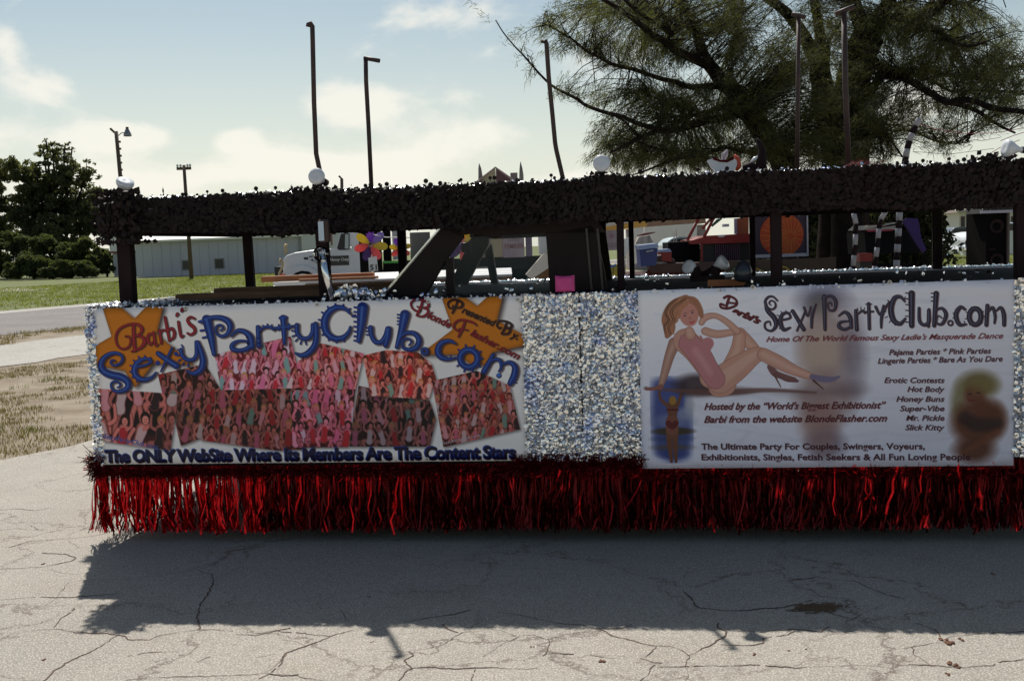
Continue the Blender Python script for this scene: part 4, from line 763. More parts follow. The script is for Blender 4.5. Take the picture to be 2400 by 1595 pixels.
# red lettering
RD = np.array([.40, .13, .16]); RDD = np.array([.24, .09, .13])
P2.zoom(*Za)
for p, w_ in (([(750, 185), (722, 178), (728, 205), (785, 212), (850, 185), (845, 140), (790, 112), (750, 128)], 8), ([(792, 125), (770, 195)], 9), ([(775, 165), (850, 172)], 6)):
    P2.stroke(p, w_+2, RDD, .8, off=(4, 4)); P2.stroke(p, w_, RD, 1)
for o_, c_ in (((5, 5), RDD), ((0, 0), RD)): P2.text("arbi's", (815, 245), (1040, 345), 52, c_, .05, .35, off=o_)
def pt(txt, zm, p0, p1, h, c=RDD, b=.018, sh_=.0, sp_=1.0):
    P2.zoom(*zm); P2.text(txt, p0, p1, h, c*1.0+.12, b+.02, sh_, .5, off=(4, 4), space=sp_); P2.text(txt, p0, p1, h, c, b, sh_, space=sp_)
fa = lambda x, y: ((x/3.336+1900-1480)*3.485, (y/3.336+640-660)*3.485)
pt('Home Of The World Famous Sexy Ladie\'s Masquerade Dance', Za, (1095, 487), fa(1495, 505), 44, RD, .008, .45)
pt('Pajama Parties * Pink Parties', Zb, (605, 635), (1400, 622), 44, RDD, .012, .25); pt('Lingerie Parties * Bare As You Dare', Zb, (518, 702), (1490, 684), 44, RDD, .012, .25)
for t_, x0_, y_ in (('Erotic Contests', 568, 852), ('Hot Body', 748, 922), ('Honey Buns', 662, 998), ('Super-Vibe', 690, 1072), ('Mr. Pickle', 738, 1146), ('Slick Kitty', 732, 1220)): pt(t_, Zb, (x0_, y_), (1038, y_), 44, RDD, .012, .25)
pt('Hosted by the \u201cWorld\'s Biggest Exhibitionist\u201d', Za, (592, 1040), fa(582, 1050), 56, RD*.8, .02, .35); pt('Barbi from the website BlondeFlasher.com', Za, (590, 1145), fa(592, 1152), 56, RD*.8, .02, .35)
pt('The Ultimate Party For Couples, Swingers, Voyeurs,', Za, (568, 1362), fa(885, 1368), 50); pt('Exhibitionists, Singles, Fetish Seekers & All Fun Loving People', Za, (570, 1448), fa(1240, 1452), 50)
P1 = _P1

# ================================================================ THE PARADE FLOAT
FL = thing('parade_float', 'long parade float with two banners, silver petal sides, black canopy and red foil fringe', 'parade float', ORG, YAW)
SE = 5.7; DP = 2.05
side = MB().box(0, SE, 0, .02, .43, 1.333).build('side_panel', MT['black'], FL)
MB().box(0, SE, DP-.02, DP, .43, 1.333).build('side_panel', MT['black'], FL)
MB().box(0, .02, .021, DP-.021, .43, 1.333).build('end_panel', MT['black'], FL)
MB().box(0, SE, 0, DP, 1.334, 1.340).build('deck', mat('deck_cloth', (.005, .006, .014), .7, c2=(.012, .014, .028), scale=10, bump=.3, spec=.1), FL)
MB().box(0.02, SE, .021, DP-.021, .55, .60).build('underbody', MT['black'], FL)
def banner(name, lab, bn, pr, d, wav):
    nx, nz = 60, 20; V = []; F = []
    for j in range(nz+1):
        for i in range(nx+1):
            a, b = i/nx, j/nz; V.append((bn['s0']+(bn['s1']-bn['s0'])*a, d - wav*(math.sin(a*19+2*b)*.3+math.sin(a*7-b*5)*.5+.4*math.sin(b*9+a*3))*(.3+b*0), bn['z0']+(bn['z1']-bn['z0'])*b))
    for j in range(nz):
        for i in range(nx): k = j*(nx+1)+i; F.append((k, k+1, k+nx+2, k+nx+1))
    me = bpy.data.meshes.new(name); me.from_pydata(V, [], F); uv = me.uv_layers.new(name='UV')
    for lp in me.loops: v = V[lp.vertex_index]; uv.data[lp.index].uv = ((v[0]-bn['s0'])/(bn['s1']-bn['s0']), (v[2]-bn['z0'])/(bn['z1']-bn['z0']))
    me.materials.append(pr.material(name+'_print')); me.shade_smooth(); o = bpy.data.objects.new(name, me); COL.objects.link(o); o.parent = FL; o['label'] = lab
    sol = o.modifiers.new('thick', 'SOLIDIFY'); sol.thickness = .002; sol.offset = -1
    scr = mat('screw', (.3, .27, .22), .4, .8); rim = mat('washer', (.62, .6, .55), .5)
    for s_, z_ in bn['scr']:
        p = (s_, d-.004, z_); g = MB().lathe([(0, .011), (.003, .011), (.003, .006)], p, (0, -1, 0), 14).build('grommet', rim, o); MB().lathe([(.002, .005), (.006, .004), (.007, 0)], p, (0, -1, 0), 8).build('screw', scr, o)
    return o
def sz(u, v): q = L(u, v); return (q[0], q[2])
BAN1['scr'] = [(BAN1['s0']-.02, 1.31), sz(438, 722), sz(745, 713), sz(1005, 706), sz(1214, 701), (BAN1['s1']-.012, .475), sz(1003, 1074)]
BAN2['scr'] = [sz(1763, 672), sz(2083, 661), (BAN2['s1']+.02, 1.325), (BAN2['s1']+.015, .455), (BAN2['s0']-.02, .43), (BAN2['s0']-.022, 1.335)]
banner('banner', 'white left banner with blue lettering over a collage of party pictures', BAN1, P1, -.012, .002)
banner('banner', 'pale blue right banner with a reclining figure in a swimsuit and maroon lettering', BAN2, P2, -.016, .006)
foilm = mat('crumpled_foil', (.7, .7, .72), .3, 1.0, c2=(.45, .5, .65), scale=30, bump=1.0, bscale=60)
for a_, b_ in ((.0, BAN1['s0']-.001), (BAN1['s1']+.001, BAN2['s0']-.001), (BAN2['s1']+.001, SE)): MB().box(a_, b_, -.004, -.001, .44, 1.334).build('foil_backing', foilm, FL)
# silver petal sheeting
def sheet(name, s0, s1, z0, z1, n, size, m, d=-.004, jit=.012, tilt=.75, parent=None, seed=1, lab=None):
    r = np.random.default_rng(seed); P = np.stack([r.uniform(s0, s1, n), d-r.uniform(0, jit, n), r.uniform(z0, z1, n)], 1); V, F = petals(P, size, tilt, r)
    o = raw(name, V, F, m, parent or FL, kind='stuff')
    if lab: o['label'] = lab
    return o
sheet('silver_petals', .0, BAN1['s0']+.006, .44, 1.335, 420, .0145, MT['silver'], seed=2, tilt=1.0); sheet('silver_petals', BAN1['s1']-.004, BAN2['s0']+.004, .44, 1.335, 7200, .0122, MT['silver'], seed=3, tilt=.85); sheet('silver_petals', BAN2['s1']-.004, SE, .44, 1.34, 4300, .0145, MT['silver'], seed=4, tilt=1.0)
sheet('silver_petals', BAN1['s1']-.004, BAN2['s0']+.004, .44, 1.335, 500, .011, MT['silverwhite'], seed=5, d=-.010)
r = np.random.default_rng(8)   # seam between the two sheets
MB().box(2.776, 2.783, -.016, -.001, .60, 1.33).build('seam', MT['black'], FL)
# left end face sheets and rim glitter
def petal_pts(name, P, size, m, tilt, seed, lab=None, up=False):
    V, F = petals(P, size, tilt, np.random.default_rng(seed), up=up); o = raw(name, V, F, m, FL, kind='stuff'); 
    return o
n = 3600; petal_pts('silver_petals', np.stack([-r.uniform(.002, .02, n), r.uniform(0, DP, n), r.uniform(.44, 1.34, n)], 1), .012, MT['silver'], 1.2, 11)
n = 620; petal_pts('rim_petals', np.stack([r.uniform(0, SE, n), r.normal(-.004, .008, n), 1.330+np.abs(r.normal(0, .007, n))], 1), .010, MT['silverwhite'], 1.2, 12)
n = 420; petal_pts('rim_petals', np.stack([r.uniform(0, .45, n), r.uniform(-.01, .3, n), 1.343+np.abs(r.normal(0, .008, n))], 1), .012, MT['silverwhite'], .7, 13, up=True)
n = 1500; petal_pts('rim_petals', np.stack([r.uniform(0, SE, n), DP+r.normal(0, .02, n), 1.343+np.abs(r.normal(0, .007, n))], 1), .009, MT['silverwhite'], .7, 14, up=True)
n = 260; petal_pts('rim_petals', np.stack([r.normal(1.52, .07, n), r.uniform(.05, .2, n), 1.345+np.abs(r.normal(0, .03, n))], 1), .016, MT['silver'], 1.2, 15)
n = 120; petal_pts('rim_petals', np.stack([r.uniform(.3, SE, n), r.uniform(.05, DP-.1, n), 1.345+np.abs(r.normal(0, .008, n))], 1), .014, MT['silver'], 1.2, 16)

# red foil fringe
def fringe(name, n, s0, s1, dbase, z_top, z_bot, wmin, wmax, m, seed, sway=.02, along='s'):
    r = np.random.default_rng(seed); K = 6; s = np.sort(r.uniform(s0, s1, n)); grp = np.interp(s, np.linspace(s0, s1, 90), r.normal(0, 1, 90)); g2 = np.interp(s, np.linspace(s0, s1, 300), r.normal(0, 1, 300))
    ln = (z_top-z_bot)*(1+.03*r.normal(size=n)); wd = r.uniform(wmin, wmax, n); tw0 = r.uniform(-1.2, 1.2, n); tw1 = tw0+r.normal(0, 1.1, n)
    V = np.zeros((n, K, 2, 3)); 
    for k in range(K):
        t = k/(K-1); x = s+(grp*sway+g2*sway*.8+r.normal(0, .006, n)*3)*t**1.3; y = dbase+g2*.02*t+r.normal(0, .008, n)*t; z = z_top-ln*t; a = tw0+(tw1-tw0)*t
        dx = np.cos(a)*wd; dy = np.sin(a)*wd
        V[:, k, 0] = np.stack([x-dx, y-dy, z], 1); V[:, k, 1] = np.stack([x+dx, y+dy, z], 1)
    if along == 'd': V = V[..., [1, 0, 2]]
    base = (np.arange(n)*K*2)[:, None, None]; kk = np.arange(K-1)[None, :, None]*2; F = (base+kk+np.array([0, 1, 3, 2])[None, None, :]).reshape(-1, 4)
    return raw(name, V, F, m, FL, kind='stuff')
ZB = .065
fringe('foil_fringe', 420, 0.0, 1.0, -.006, .43, ZB, .0025, .0065, MT['red'], 31, .017); fringe('foil_fringe', 90, 0.9, 1.9, -.010, .43, ZB, .0025, .0055, MT['red'], 36, .03); fringe('foil_fringe', 55, 1.9, 5.2, -.012, .43, .16, .0025, .006, MT['red'], 37, .05); fringe('foil_fringe', 1700, .9, SE, -.006, .43, ZB+.01, .002, .0055, MT['redmix'], 32, .026); fringe('foil_fringe', 2400, 1.2, SE, .006, .43, ZB+.015, .002, .005, MT['reddark'], 33)  # sunlit left end painted with brighter foil, darker shaded copies further right
fringe('foil_fringe', 500, .0, DP, -.01, .43, ZB+.02, .002, .004, MT['red'], 34, .03, 'd'); fringe('foil_fringe', 900, .3, SE, DP, .43, ZB+.02, .002, .005, MT['reddark'], 35)
def ruff(n, s0, s1, zc, sd, ln, m, seed, d0=-.012):
    r = np.random.default_rng(seed); P = np.stack([r.uniform(s0, s1, n), np.full(n, d0)+r.normal(0, .006, n), zc+r.normal(0, sd, n)], 1); d = r.normal(size=(n, 3))*[1, .8, .8]; d[:, 1] = -np.abs(d[:, 1]); d /= np.linalg.norm(d, axis=1, keepdims=True)
    b = np.cross(d, r.normal(size=(n, 3))); b /= np.linalg.norm(b, axis=1, keepdims=True); l = (ln*r.uniform(.5, 1.3, n))[:, None]; w_ = .0018
    return raw('tinsel_trim', np.stack([P-b*w_, P+d*l-b*w_, P+d*l+b*w_, P+b*w_], 1), np.arange(4*n).reshape(-1, 4), m, FL, kind='stuff')
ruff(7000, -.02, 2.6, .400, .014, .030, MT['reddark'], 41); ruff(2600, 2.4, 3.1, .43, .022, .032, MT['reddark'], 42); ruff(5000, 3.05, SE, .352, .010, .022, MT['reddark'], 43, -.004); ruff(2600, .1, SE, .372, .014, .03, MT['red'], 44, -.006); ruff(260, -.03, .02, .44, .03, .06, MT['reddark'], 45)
MB().box(-.005, SE, -.004, .0, .38, .43).build('fringe_tape', MT['reddark'], FL)

# canopy: roof panel, edge boards, posts, black petals
R0 = .075; CDF = .14; ZR0, ZR1 = 1.908, 1.933
MB().box(R0, SE, CDF, DP, ZR0, ZR1).build('canopy_roof', MT['black'], FL)
for d0, d1 in ((CDF, CDF+.018), (DP-.018, DP)): MB().box(R0, SE, d0, d1, 1.74, ZR0-.002).build('canopy_edge_board', MT['black'], FL)
MB().box(R0, R0+.018, CDF+.02, DP-.02, 1.74, ZR0-.002).build('canopy_edge_board', MT['black'], FL)
def post(u0, v0, u1, v1, wpx, d, m='black', lab=None):
    a = L(u0, v0, d); b = L(u1, v1, d); a.z = max(a.z, 1.90) if v0 < 560 else a.z; b.z = 1.341; D = (Wp((b.x, d, b.z))).y; w_ = wpx*D/FPX/2
    i = MB(); P = [(a.x-w_, d-w_*.8), (a.x+w_, d-w_*.8), (a.x+w_, d+w_*.8), (a.x-w_, d+w_*.8)]; Q = [(b.x-w_, d-w_*.8), (b.x+w_, d-w_*.8), (b.x+w_, d+w_*.8), (b.x-w_, d+w_*.8)]
    i.v = [(x, y, a.z) for x, y in P]+[(x, y, b.z) for x, y in Q]; i.f = [(3, 2, 1, 0), (4, 5, 6, 7)]+[(k, (k+1) % 4, 4+(k+1) % 4, 4+k) for k in range(4)]
    o = i.build('canopy_post', MT[m], FL)
    bv = o.modifiers.new('b', 'BEVEL'); bv.width = .004; return o
post(293, 540, 302, 706, 33, .17); post(578, 540, 588, 672, 20, DP-.08); post(752, 530, 765, 700, 27, .17); post(940, 520, 945, 640, 19, DP-.08)
post(1454, 505, 1456, 680, 17, .17); post(1478, 505, 1482, 654, 12, DP-.08); post(1762, 498, 1765, 660, 13, DP-.3); post(1818, 495, 1820, 662, 25, .17); post(2196, 485, 2197, 632, 20, DP-.1); post(2188, 485, 2189, 632, 6, DP-.16); post(2392, 455, 2394, 650, 30, .17)
def garland(n, seed, s0, s1, size=.017):
    r = np.random.default_rng(seed); s = r.uniform(s0, s1, n); z = r.uniform(0, 1, n)
    bot = 1.712+.022*(s < 1.1)+.008*np.sin(s*5)+.010*np.sin(s*1.7+1)+np.interp(s, [0, 1.0, 1.12, 1.3, 2, 5], [.0, .0, -.012, 0, 0.01, 0]); top = 1.938+.005*np.sin(s*9)
    zz_ = bot+(top-bot)*z
    return np.stack([s, CDF-.012-r.uniform(0, .03, n), zz_], 1)
petal_pts('black_petals', garland(13000, 51, R0+.0, SE), .0155, MT['blackpetal'], .6, 51)
n = 950; r = np.random.default_rng(52); petal_pts('black_petals', np.stack([r.normal(.20, .075, n).clip(.055, .46), r.uniform(.02, .2, n), r.normal(1.835, .08, n).clip(1.70, 1.985)], 1), .02, MT['blackpetal'], 1.1, 52)
for cs, cz, sd in ((2.43*0+1.305, 1.985, .055), (2.915, 1.985, .05), (4.9, 1.985, .05)):
    n = 130; petal_pts('black_petals', np.stack([r.normal(cs, sd, n), r.uniform(CDF-.03, CDF+.06, n), 1.935+np.abs(r.normal(0, .020, n))], 1), .015, MT['blackpetal'], 1.1, 53)
n = 2600; petal_pts('black_petals', np.stack([r.uniform(R0, SE, n), DP+r.uniform(0, .03, n), r.uniform(1.74, 1.95, n)], 1), .019, MT['blackpetal'], .8, 54)
n = 700; petal_pts('black_petals', np.stack([r.uniform(R0, SE, n), CDF+r.normal(0, .02, n), 1.933+np.abs(r.normal(0, .009, n))], 1), .010, MT['blackpetal'], 1.2, 55)
n = 3200; petal_pts('roof_glitter', np.stack([r.uniform(R0+.1, SE, n), r.uniform(CDF-.005, .8, n), 1.938+np.abs(r.normal(0, .009, n))], 1), .010, MT['silver'], .55, 56, up=True)
def glints(n, s0, s1, d0, d1, z, size, seed, name='roof_glitter'):
    g = np.random.default_rng(seed); P = np.stack([g.uniform(s0, s1, n), g.uniform(d0, d1, n), z+np.abs(g.normal(0, .006, n))], 1); V, F = petals(P*0, size, .16, g, up=True); V = V.copy(); a = math.radians(27); c_, s_ = math.cos(a), math.sin(a)
    y, zz_ = V[:, 1]*c_+V[:, 2]*-s_, V[:, 1]*s_+V[:, 2]*c_; V[:, 1] = y; V[:, 2] = zz_; V += np.repeat(P, 5, 0); return raw(name, V, F, MT['silver'], FL, kind='stuff')
glints(420, R0+.1, SE, CDF-.005, CDF+.3, 1.941, .010, 91); glints(300, .0, SE, DP-.05, DP+.01, 1.347, .010, 92, 'rim_petals'); glints(40, .0, .6, .0, .25, 1.345, .010, 93, 'rim_petals')
# single round petals standing up along the canopy's top edge
mb = MB(); rr_ = random.Random(5)
for u in [903*1, 995, 1008, 862, 857, 892, 1027, 1040, 1078, 1082, 1145, 1158, 1208, 1288, 1302, 1318, 400, 422, 432, 455, 480, 520, 556, 600, 640, 690, 1470, 1505, 1600, 1560, 2165, 2185, 2220, 2240, 2262, 2280, 2300, 2320, 1700, 1640, 2100, 2120]:
    p = L(u, 400, CDF); z = 1.936+rr_.uniform(.012, .035); s_ = p.x+rr_.uniform(-.01, .01); rad = rr_.uniform(.008, .014)
    c = [(s_+rad*math.cos(t*math.pi/4), 0, z+rad*math.sin(t*math.pi/4)) for t in range(8)]
    mb.prism([(x, CDF-.002, zz_) for x, _, zz_ in c], (0, .004, 0)); mb.box(s_-.0015, s_+.0015, CDF-.001, CDF+.001, 1.93, z-rad*.9)
mb.build('standing_petals', MT['blackpetal'], FL, kind='stuff')
n = 60; r = np.random.default_rng(57)
# teal foil line along the far rim
MB().box(.02, SE, DP-.05, DP+.005, 1.3405, 1.349).build('rim_foil', mat('teal_foil', (.25, .5, .62), .35, .6, c2=(.5, .6, .68), scale=25, bump=.6), FL)

# wheels below the skirt (in the dark behind the fringe)
for s_ in (1.15, 4.55):
    for d_ in (.30, 1.62):
        wv = MB().lathe([(0, .2), (0, .33), (.02, .36), (.18, .36), (.2, .33), (.2, .2)], (s_, d_, .36), (0, 1, 0), 28).build('wheel', MT['tyre'], FL, True); MB().lathe([(.02, .0), (.02, .1), (.0, .2)], (s_, d_, .36), (0, 1, 0), 20).build('rim', mat('wheel_rim', (.3, .3, .3), .5, .7), wv, True)
# pickup cab standing through the deck
CD0, CD1 = .30, 1.92
def cz(u, v, d): q = L(u, v, d); return (q.x, q.z)
def cabside(d0, th, near=True):
    """pillars and door frames in the float's plane at depth d0; outline read at the near side and reused for the far side"""
    dd = CD0; A = lambda u, v: cz(u, v, dd); y0, y1 = (d0, d0+th)
    def slab(nm, pts, m='cab'): return MB().prism([(x, y0, z) for x, z in pts], (0, y1-y0, 0)).build(nm, MT[m], FL)
    slab('windshield_pillar', [A(893, 698), A(985, 698), A(1004, 678), A(1042, 612), A(1085, 556), A(1075, 525), A(1035, 531), A(985, 588), A(930, 655)])
    slab('roof_rail', [A(1035, 531), A(1075, 552), A(1100, 548), A(1133, 553), A(1160, 560), A(1180, 553), A(1278, 546), A(1296, 546), A(1420, 545), A(1390, 500), A(1250, 497), A(1100, 512)])
    slab('vent_divider', [A(1044, 604), A(1060, 604), A(1064, 698), A(1046, 698)])
    slab('door_post', [A(1279, 544), A(1300, 544), A(1310, 698), A(1290, 698)])
    slab('rear_pillar', [A(1300, 545), A(1388, 528), A(1396, 545), A(1418, 640), A(1424, 698), A(1310, 698)])
    slab('door_sill', [A(985, 690), A(1310, 690), A(1310, 699), A(985, 699)])
    MB().prism([(x, (y0+y1)/2, z) for x, z in [A(1004, 678), A(985, 692), A(1290, 692), A(1280, 546), A(1133, 553), A(1085, 556), A(1042, 612)]], (0, .004, 0)).build('window_glass', MT['lightglass'], FL)
cabside(CD0, .06)
Ff = lambda u, v: (lambda q: (q.x, q.z))(L(u, v, CD1-.06))
for nm_, pg in (('windshield_pillar', [(1062, 692), (1088, 692), (1096, 664), (1144, 572), (1146, 545), (1110, 545), (1066, 640)]), ('vent_divider', [(1136, 592), (1151, 572), (1171, 692), (1156, 692)]), ('roof_rail', [(1100, 556), (1160, 560), (1420, 548), (1420, 505), (1110, 512)]), ('door_sill', [(1060, 676), (1420, 668), (1420, 692), (1060, 692)]), ('rear_pillar', [(1330, 548), (1420, 545), (1440, 690), (1345, 690)])):
    MB().prism([(x, CD1-.06, z) for x, z in (Ff(*p_) for p_ in pg)], (0, .05, 0)).build(nm_, MT['cab'], FL)
A = lambda u, v: cz(u, v, CD0)
ra = A(1060, 520); rb_ = A(1392, 505)
MB().box(ra[0], rb_[0], CD0+.061, CD1-.061, ra[1]+.0, ra[1]+.07).build('cab_roof', MT['cab'], FL)
wa, wb_ = A(893, 698), A(1035, 531)
MB().prism([(wa[0]-.012, CD0, wa[1]), (wa[0]+.006, CD0, wa[1]), (wb_[0]+.006, CD0, wb_[1]), (wb_[0]-.012, CD0, wb_[1])], (0, .012, 0)).build('windshield_trim', MT['chrome'], FL)
MB().prism([(wa[0]+.04, CD0+.06, wa[1]), (wb_[0]+.04, CD0+.06, wb_[1]), (wb_[0]+.04, CD1-.06, wb_[1]), (wa[0]+.04, CD1-.06, wa[1])], (.006, 0, 0)).build('windshield_glass', MT['lightglass'], FL)
# cab inside mirror, seat backs, dashboard
p = A(1068, 580); MB().box(p[0]-.03, p[0]+.022, CD0+.35, CD0+.42, p[1]-.03, p[1]+.025).build('cab_mirror', MT['black'], FL)
p = A(1040, 672); MB().lathe([(0, .03), (.01, .04), (.04, .04), (.05, .02)], (p[0], CD0+.25, p[1]-.01), (0, 0, 1), 12).build('steering_wheel_hub', MT['black'], FL)
MB().box(A(1320, 698)[0], A(1332, 698)[0], CD0+.1, CD1-.1, 1.34, 1.40).build('rear_shelf', MT['cab'], FL)
for k, u_ in enumerate((1372, 1398)):
    a, b = A(u_, 535), A(u_+14, 698); MB().prism([(a[0], CD0-.012, a[1]), (a[0]+.012, CD0-.012, a[1]), (b[0]+.012, CD0-.012, b[1]), (b[0], CD0-.012, b[1])], (0, .011, 0)).build('drip_rail', mat('rail_brown', (.04, .03, .025), .4), FL)
# door mirror on the front post
q = L(768, 560, .02); m0 = MB(); mh = m0.box(q.x-.030, q.x+.028, -.05, -.01, L(764, 568, 0).z, L(764, 515, 0).z).build('side_mirror', MT['pole'], FL); MB().box(q.x-.026, q.x+.004, -.056, -.051, L(764, 564, 0).z, L(764, 519, 0).z).build('mirror_glass', mat('mirror_sky', (.42, .50, .62), .15, .3), mh)  # sky reflection painted as pale blue on the mirror face
for o_ in (mh,): bv = o_.modifiers.new('b', 'BEVEL'); bv.width = .01; bv.segments = 3
a, b = L(757, 582, 0), L(768, 640, 0)
mm_ = MB(); mm_.lathe([(0, .035), (.02, .045), (.04, .03)], (a.x, -.02, a.z-.03), (0, -1, 0), 14); mm_.tube([(a.x, -.02, a.z), (b.x, -.02, b.z-.03), (b.x+.02, -.01, 1.35)], [.022, .02, .012], 8); mm_.build('mirror_arm', MT['chrome'], FL, True)

# tall pipes standing on the canopy roof
def pipe(pts, r_, d, name='hook_pipe', m='pole'):
    P = [L(u, v, d) for u, v in pts]; P[-1].z = ZR1-.03
    return MB().tube(P, r_, 8).build(name, MT[m], FL, True)
pipe([(722, 63), (723, 57), (728, 55), (732, 62), (733, 100), (736, 240), (741, 360), (749, 398), (751, 450)], .0145, .5)
pipe([(857, 137), (858, 190), (864, 300), (871, 450)], .0135, .7); MB().tube([L(853, 136, .7), L(890, 143, .7)], .0125, 8).build('hook_pipe', MT['pole'], FL, True)
pipe([(1272, 101), (1273, 95), (1278, 95), (1281, 104), (1286, 180), (1294, 260), (1301, 335), (1304, 352), (1321, 425), (1323, 440)], .013, .5)
pipe([(1872, 36), (1870, 200), (1868, 400)], .0125, .9); MB().tube([L(1856, 33, .9), L(1888, 41, .9)], .013, 8).build('hook_pipe', MT['pole'], FL, True)
pipe([(1978, 28), (1981, 200), (1990, 400)], .0165, .8); MB().tube([L(1958, 33, .8), L(2003, 15, .8)], .0135, 8).build('hook_pipe', MT['pole'], FL, True)

# ---------------------------------------------------------------- flood lamps
def flood(label, pos, axis, r=.048, white='lamp', holder=True):
    root = thing('flood_lamp', label, 'lamp', Wp(pos), YAW, 'round white flood lamps on the float'); ax_ = Vector(axis).normalized()
    MB().lathe([(0, .0), (.004, r*.5), (0, r*.96), (-.008, r), (-.022, r*.97), (-.05, r*.6), (-.075, r*.32), (-.095, r*.30)], (0, 0, 0), ax_, 24).build('bulb', MT[white], root, True)
    MB().lathe([(-.09, r*.38), (-.14, r*.42), (-.145, r*.2)], (0, 0, 0), ax_, 14).build('lamp_holder', MT['black'], root, True)
    if holder: e_ = -ax_*.13; MB().tube([e_, (e_.x, e_.y, -.05)], .012, 6).build('stem', MT['black'], root)
    return root
flood('white flood lamp turned up and left on the left end of the canopy', L(294, 424, CDF-.04), (.38, -.30, .72), .050)
flood('round white lamp face in front of the base of the tallest pipe', L(740, 412, CDF-.07), (-.1, -.95, .22), .046)
flood('round white lamp face on the canopy below the big tree\'s left edge', L(1410, 381, CDF-.07), (.05, -.95, .25), .046)
flood('white flood lamp seen from the side at the right end of the canopy', L(2356, 347, CDF-.02), (-.95, -.25, .12), .044)
flood('open white lamp facing left on the deck right of the cab', L(1612, 624, .35), (-.55, -.70, .35), .040)
flood('white lamp cone tipped up to the right on the deck', L(1700, 612, .35), (.80, -.35, .50), .042)
o = MB(); q = L(1655, 646, .36); o.box(-.09, .10, -.02, .02, -.03, .0); o.lathe([(0, .03), (.05, .03)], (-.05, 0, 0), (-.3, 0, 1), 10); o.lathe([(0, .03), (.05, .03)], (.04, 0, 0), (.4, 0, 1), 10)
o = o.build('lamp_bracket', MT['black'], None); o.location = Wp(q); o.rotation_euler = (0, 0, YAW); tag(o, 'black bracket between the two deck lamps', 'bracket')
o = MB().lathe([(0, .02), (.01, .045), (.06, .05), (.10, .03), (.12, .0)], (0, 0, 0), (.1, .1, 1), 16).build('dark_lamp', mat('smoked_bowl', (.03, .035, .045), .3), None, True); o.location = Wp(L(1740, 660, .2)); tag(o, 'dark rounded lamp housing on the deck beside a roof post', 'lamp')
o = MB().box(-.10, .10, -.03, .03, 0, .035).build('orange_block', MT['woodlight'], None); o.location = Wp((L(1702, 658, .3).x, .3, 1.341)); o.rotation_euler = (0, 0, YAW); tag(o, 'small orange brown block on the deck under the lamps', 'block')
# pink cloth hung over the deck edge
a, b = L(1301, 646, -.03), L(1346, 682, -.03)
me = MB(); nx = 8; me.v = []
for dy in (0, .07):
    for j in range(nx+1):
        for i in range(nx+1):
            x, t = i/nx, j/nx; e = (1-(2*x-1)**8)*(1-(2*t-1)**8); me.v.append((a.x+(b.x-a.x)*x, -.035+dy+(-.012 if dy == 0 else .012)*e, a.z+(b.z-a.z)*t-.005*math.sin(x*3.1)*(1-t)))
q_ = (nx+1)**2
for j in range(nx):
    for i in range(nx): k = j*(nx+1)+i; me.f += [(k, k+nx+1, k+nx+2, k+1), (q_+k, q_+k+1, q_+k+nx+2, q_+k+nx+1)]
for i in range(nx): me.f += [(i, i+1, q_+i+1, q_+i), (nx*(nx+1)+i+1, nx*(nx+1)+i, q_+nx*(nx+1)+i, q_+nx*(nx+1)+i+1), (i*(nx+1)+nx+1, i*(nx+1), q_+i*(nx+1), q_+i*(nx+1)+nx+1), (i*(nx+1)+nx, i*(nx+1)+2*nx+1, q_+i*(nx+1)+2*nx+1, q_+i*(nx+1)+nx)]
o = me.build('pink_cushion', MT['pink'], None); o.location = ORG; o.rotation_euler = (0, 0, YAW)
tag(o, 'small bright pink cushion on the deck edge below the dark rear of the cab', 'cushion')
# planks and beams on the left deck
def board(label, u0, v0, u1, v1, d, h, dep, m, name='plank', group=None):
    a, b = L(u0, v0, d), L(u1, v1, d); z = a.z
    o = MB().box(0, b.x-a.x, 0, dep, 0, h).build(name, MT[m] if isinstance(m, str) else m, None); o.location = Wp((a.x, d, max(1.342, z-h))); o.rotation_euler = (0, 0, YAW)
    bv = o.modifiers.new('b', 'BEVEL'); bv.width = .003; tag(o, label, name, group); return o
glare = mat('white_foil_board', (.8, .8, .8), .3, .3, c2=(.6, .58, .6), scale=8, stretch=(1, 12, 12))
board('long dark brown plank along the front of the left deck', 410, 690, 900, 680, .35, .035, .12, 'wood')
board('brown plank with a sunlit top edge behind the dark plank', 500, 676, 960, 665, .85, .045, .14, 'wood')
# roof ornaments
def orn(name, label, cat, u, v, d): return thing(name, label, cat, Wp(L(u, v, d)), YAW)
e = orn('jester_mask', 'white and red boat shaped jester mask lying on the canopy', 'mask', 1708, 398, .4); k_ = 6.3/FPX
mb = MB(); 
prof = [(-46, 22), (-34, 26), (-20, 20), (-4, 18), (10, 24), (20, 18), (14, 2), (2, -8), (-14, -10), (-28, -4), (-38, 8)]
mb.prism([(x*k_, -.02, z*k_) for x, z in prof], (0, .07, 0)).build('mask_shell', MT['lamp'], e)
MB().tube([Vector((x*k_, -.024, z*k_)) for x, z in ((-34, 26), (-20, 20), (-4, 18), (10, 24))], .007, 6).build('mask_rim', MT['reddark'], e)
MB().tube([Vector((x*k_, -.01, z*k_)) for x, z in ((12, 32), (20, 20), (22, 6), (14, -6))], [.006, .014, .014, .006], 8).build('mask_ribbon', mat('orange_ribbon', (.5, .06, .02), .5), e, True)
MB().tube([Vector((x*k_, 0, z*k_)) for x, z in ((-12, 22), (-8, 34), (-2, 44))], [.012, .018, .006], 7).build('mask_tuft', mat('pale_tuft', (.4, .34, .38), .8), e)
e = orn('horn_ornament', 'tall dark curved horn standing on the canopy right of the mask', 'horn', 1785, 395, .4)
MB().tube([Vector((x*k_, 0, z*k_)) for x, z in ((-2, -2), (0, 18), (2, 38), (-4, 56), (-10, 66))], [.034, .028, .02, .013, .004], 12).build('horn', MT['black'], e, True)
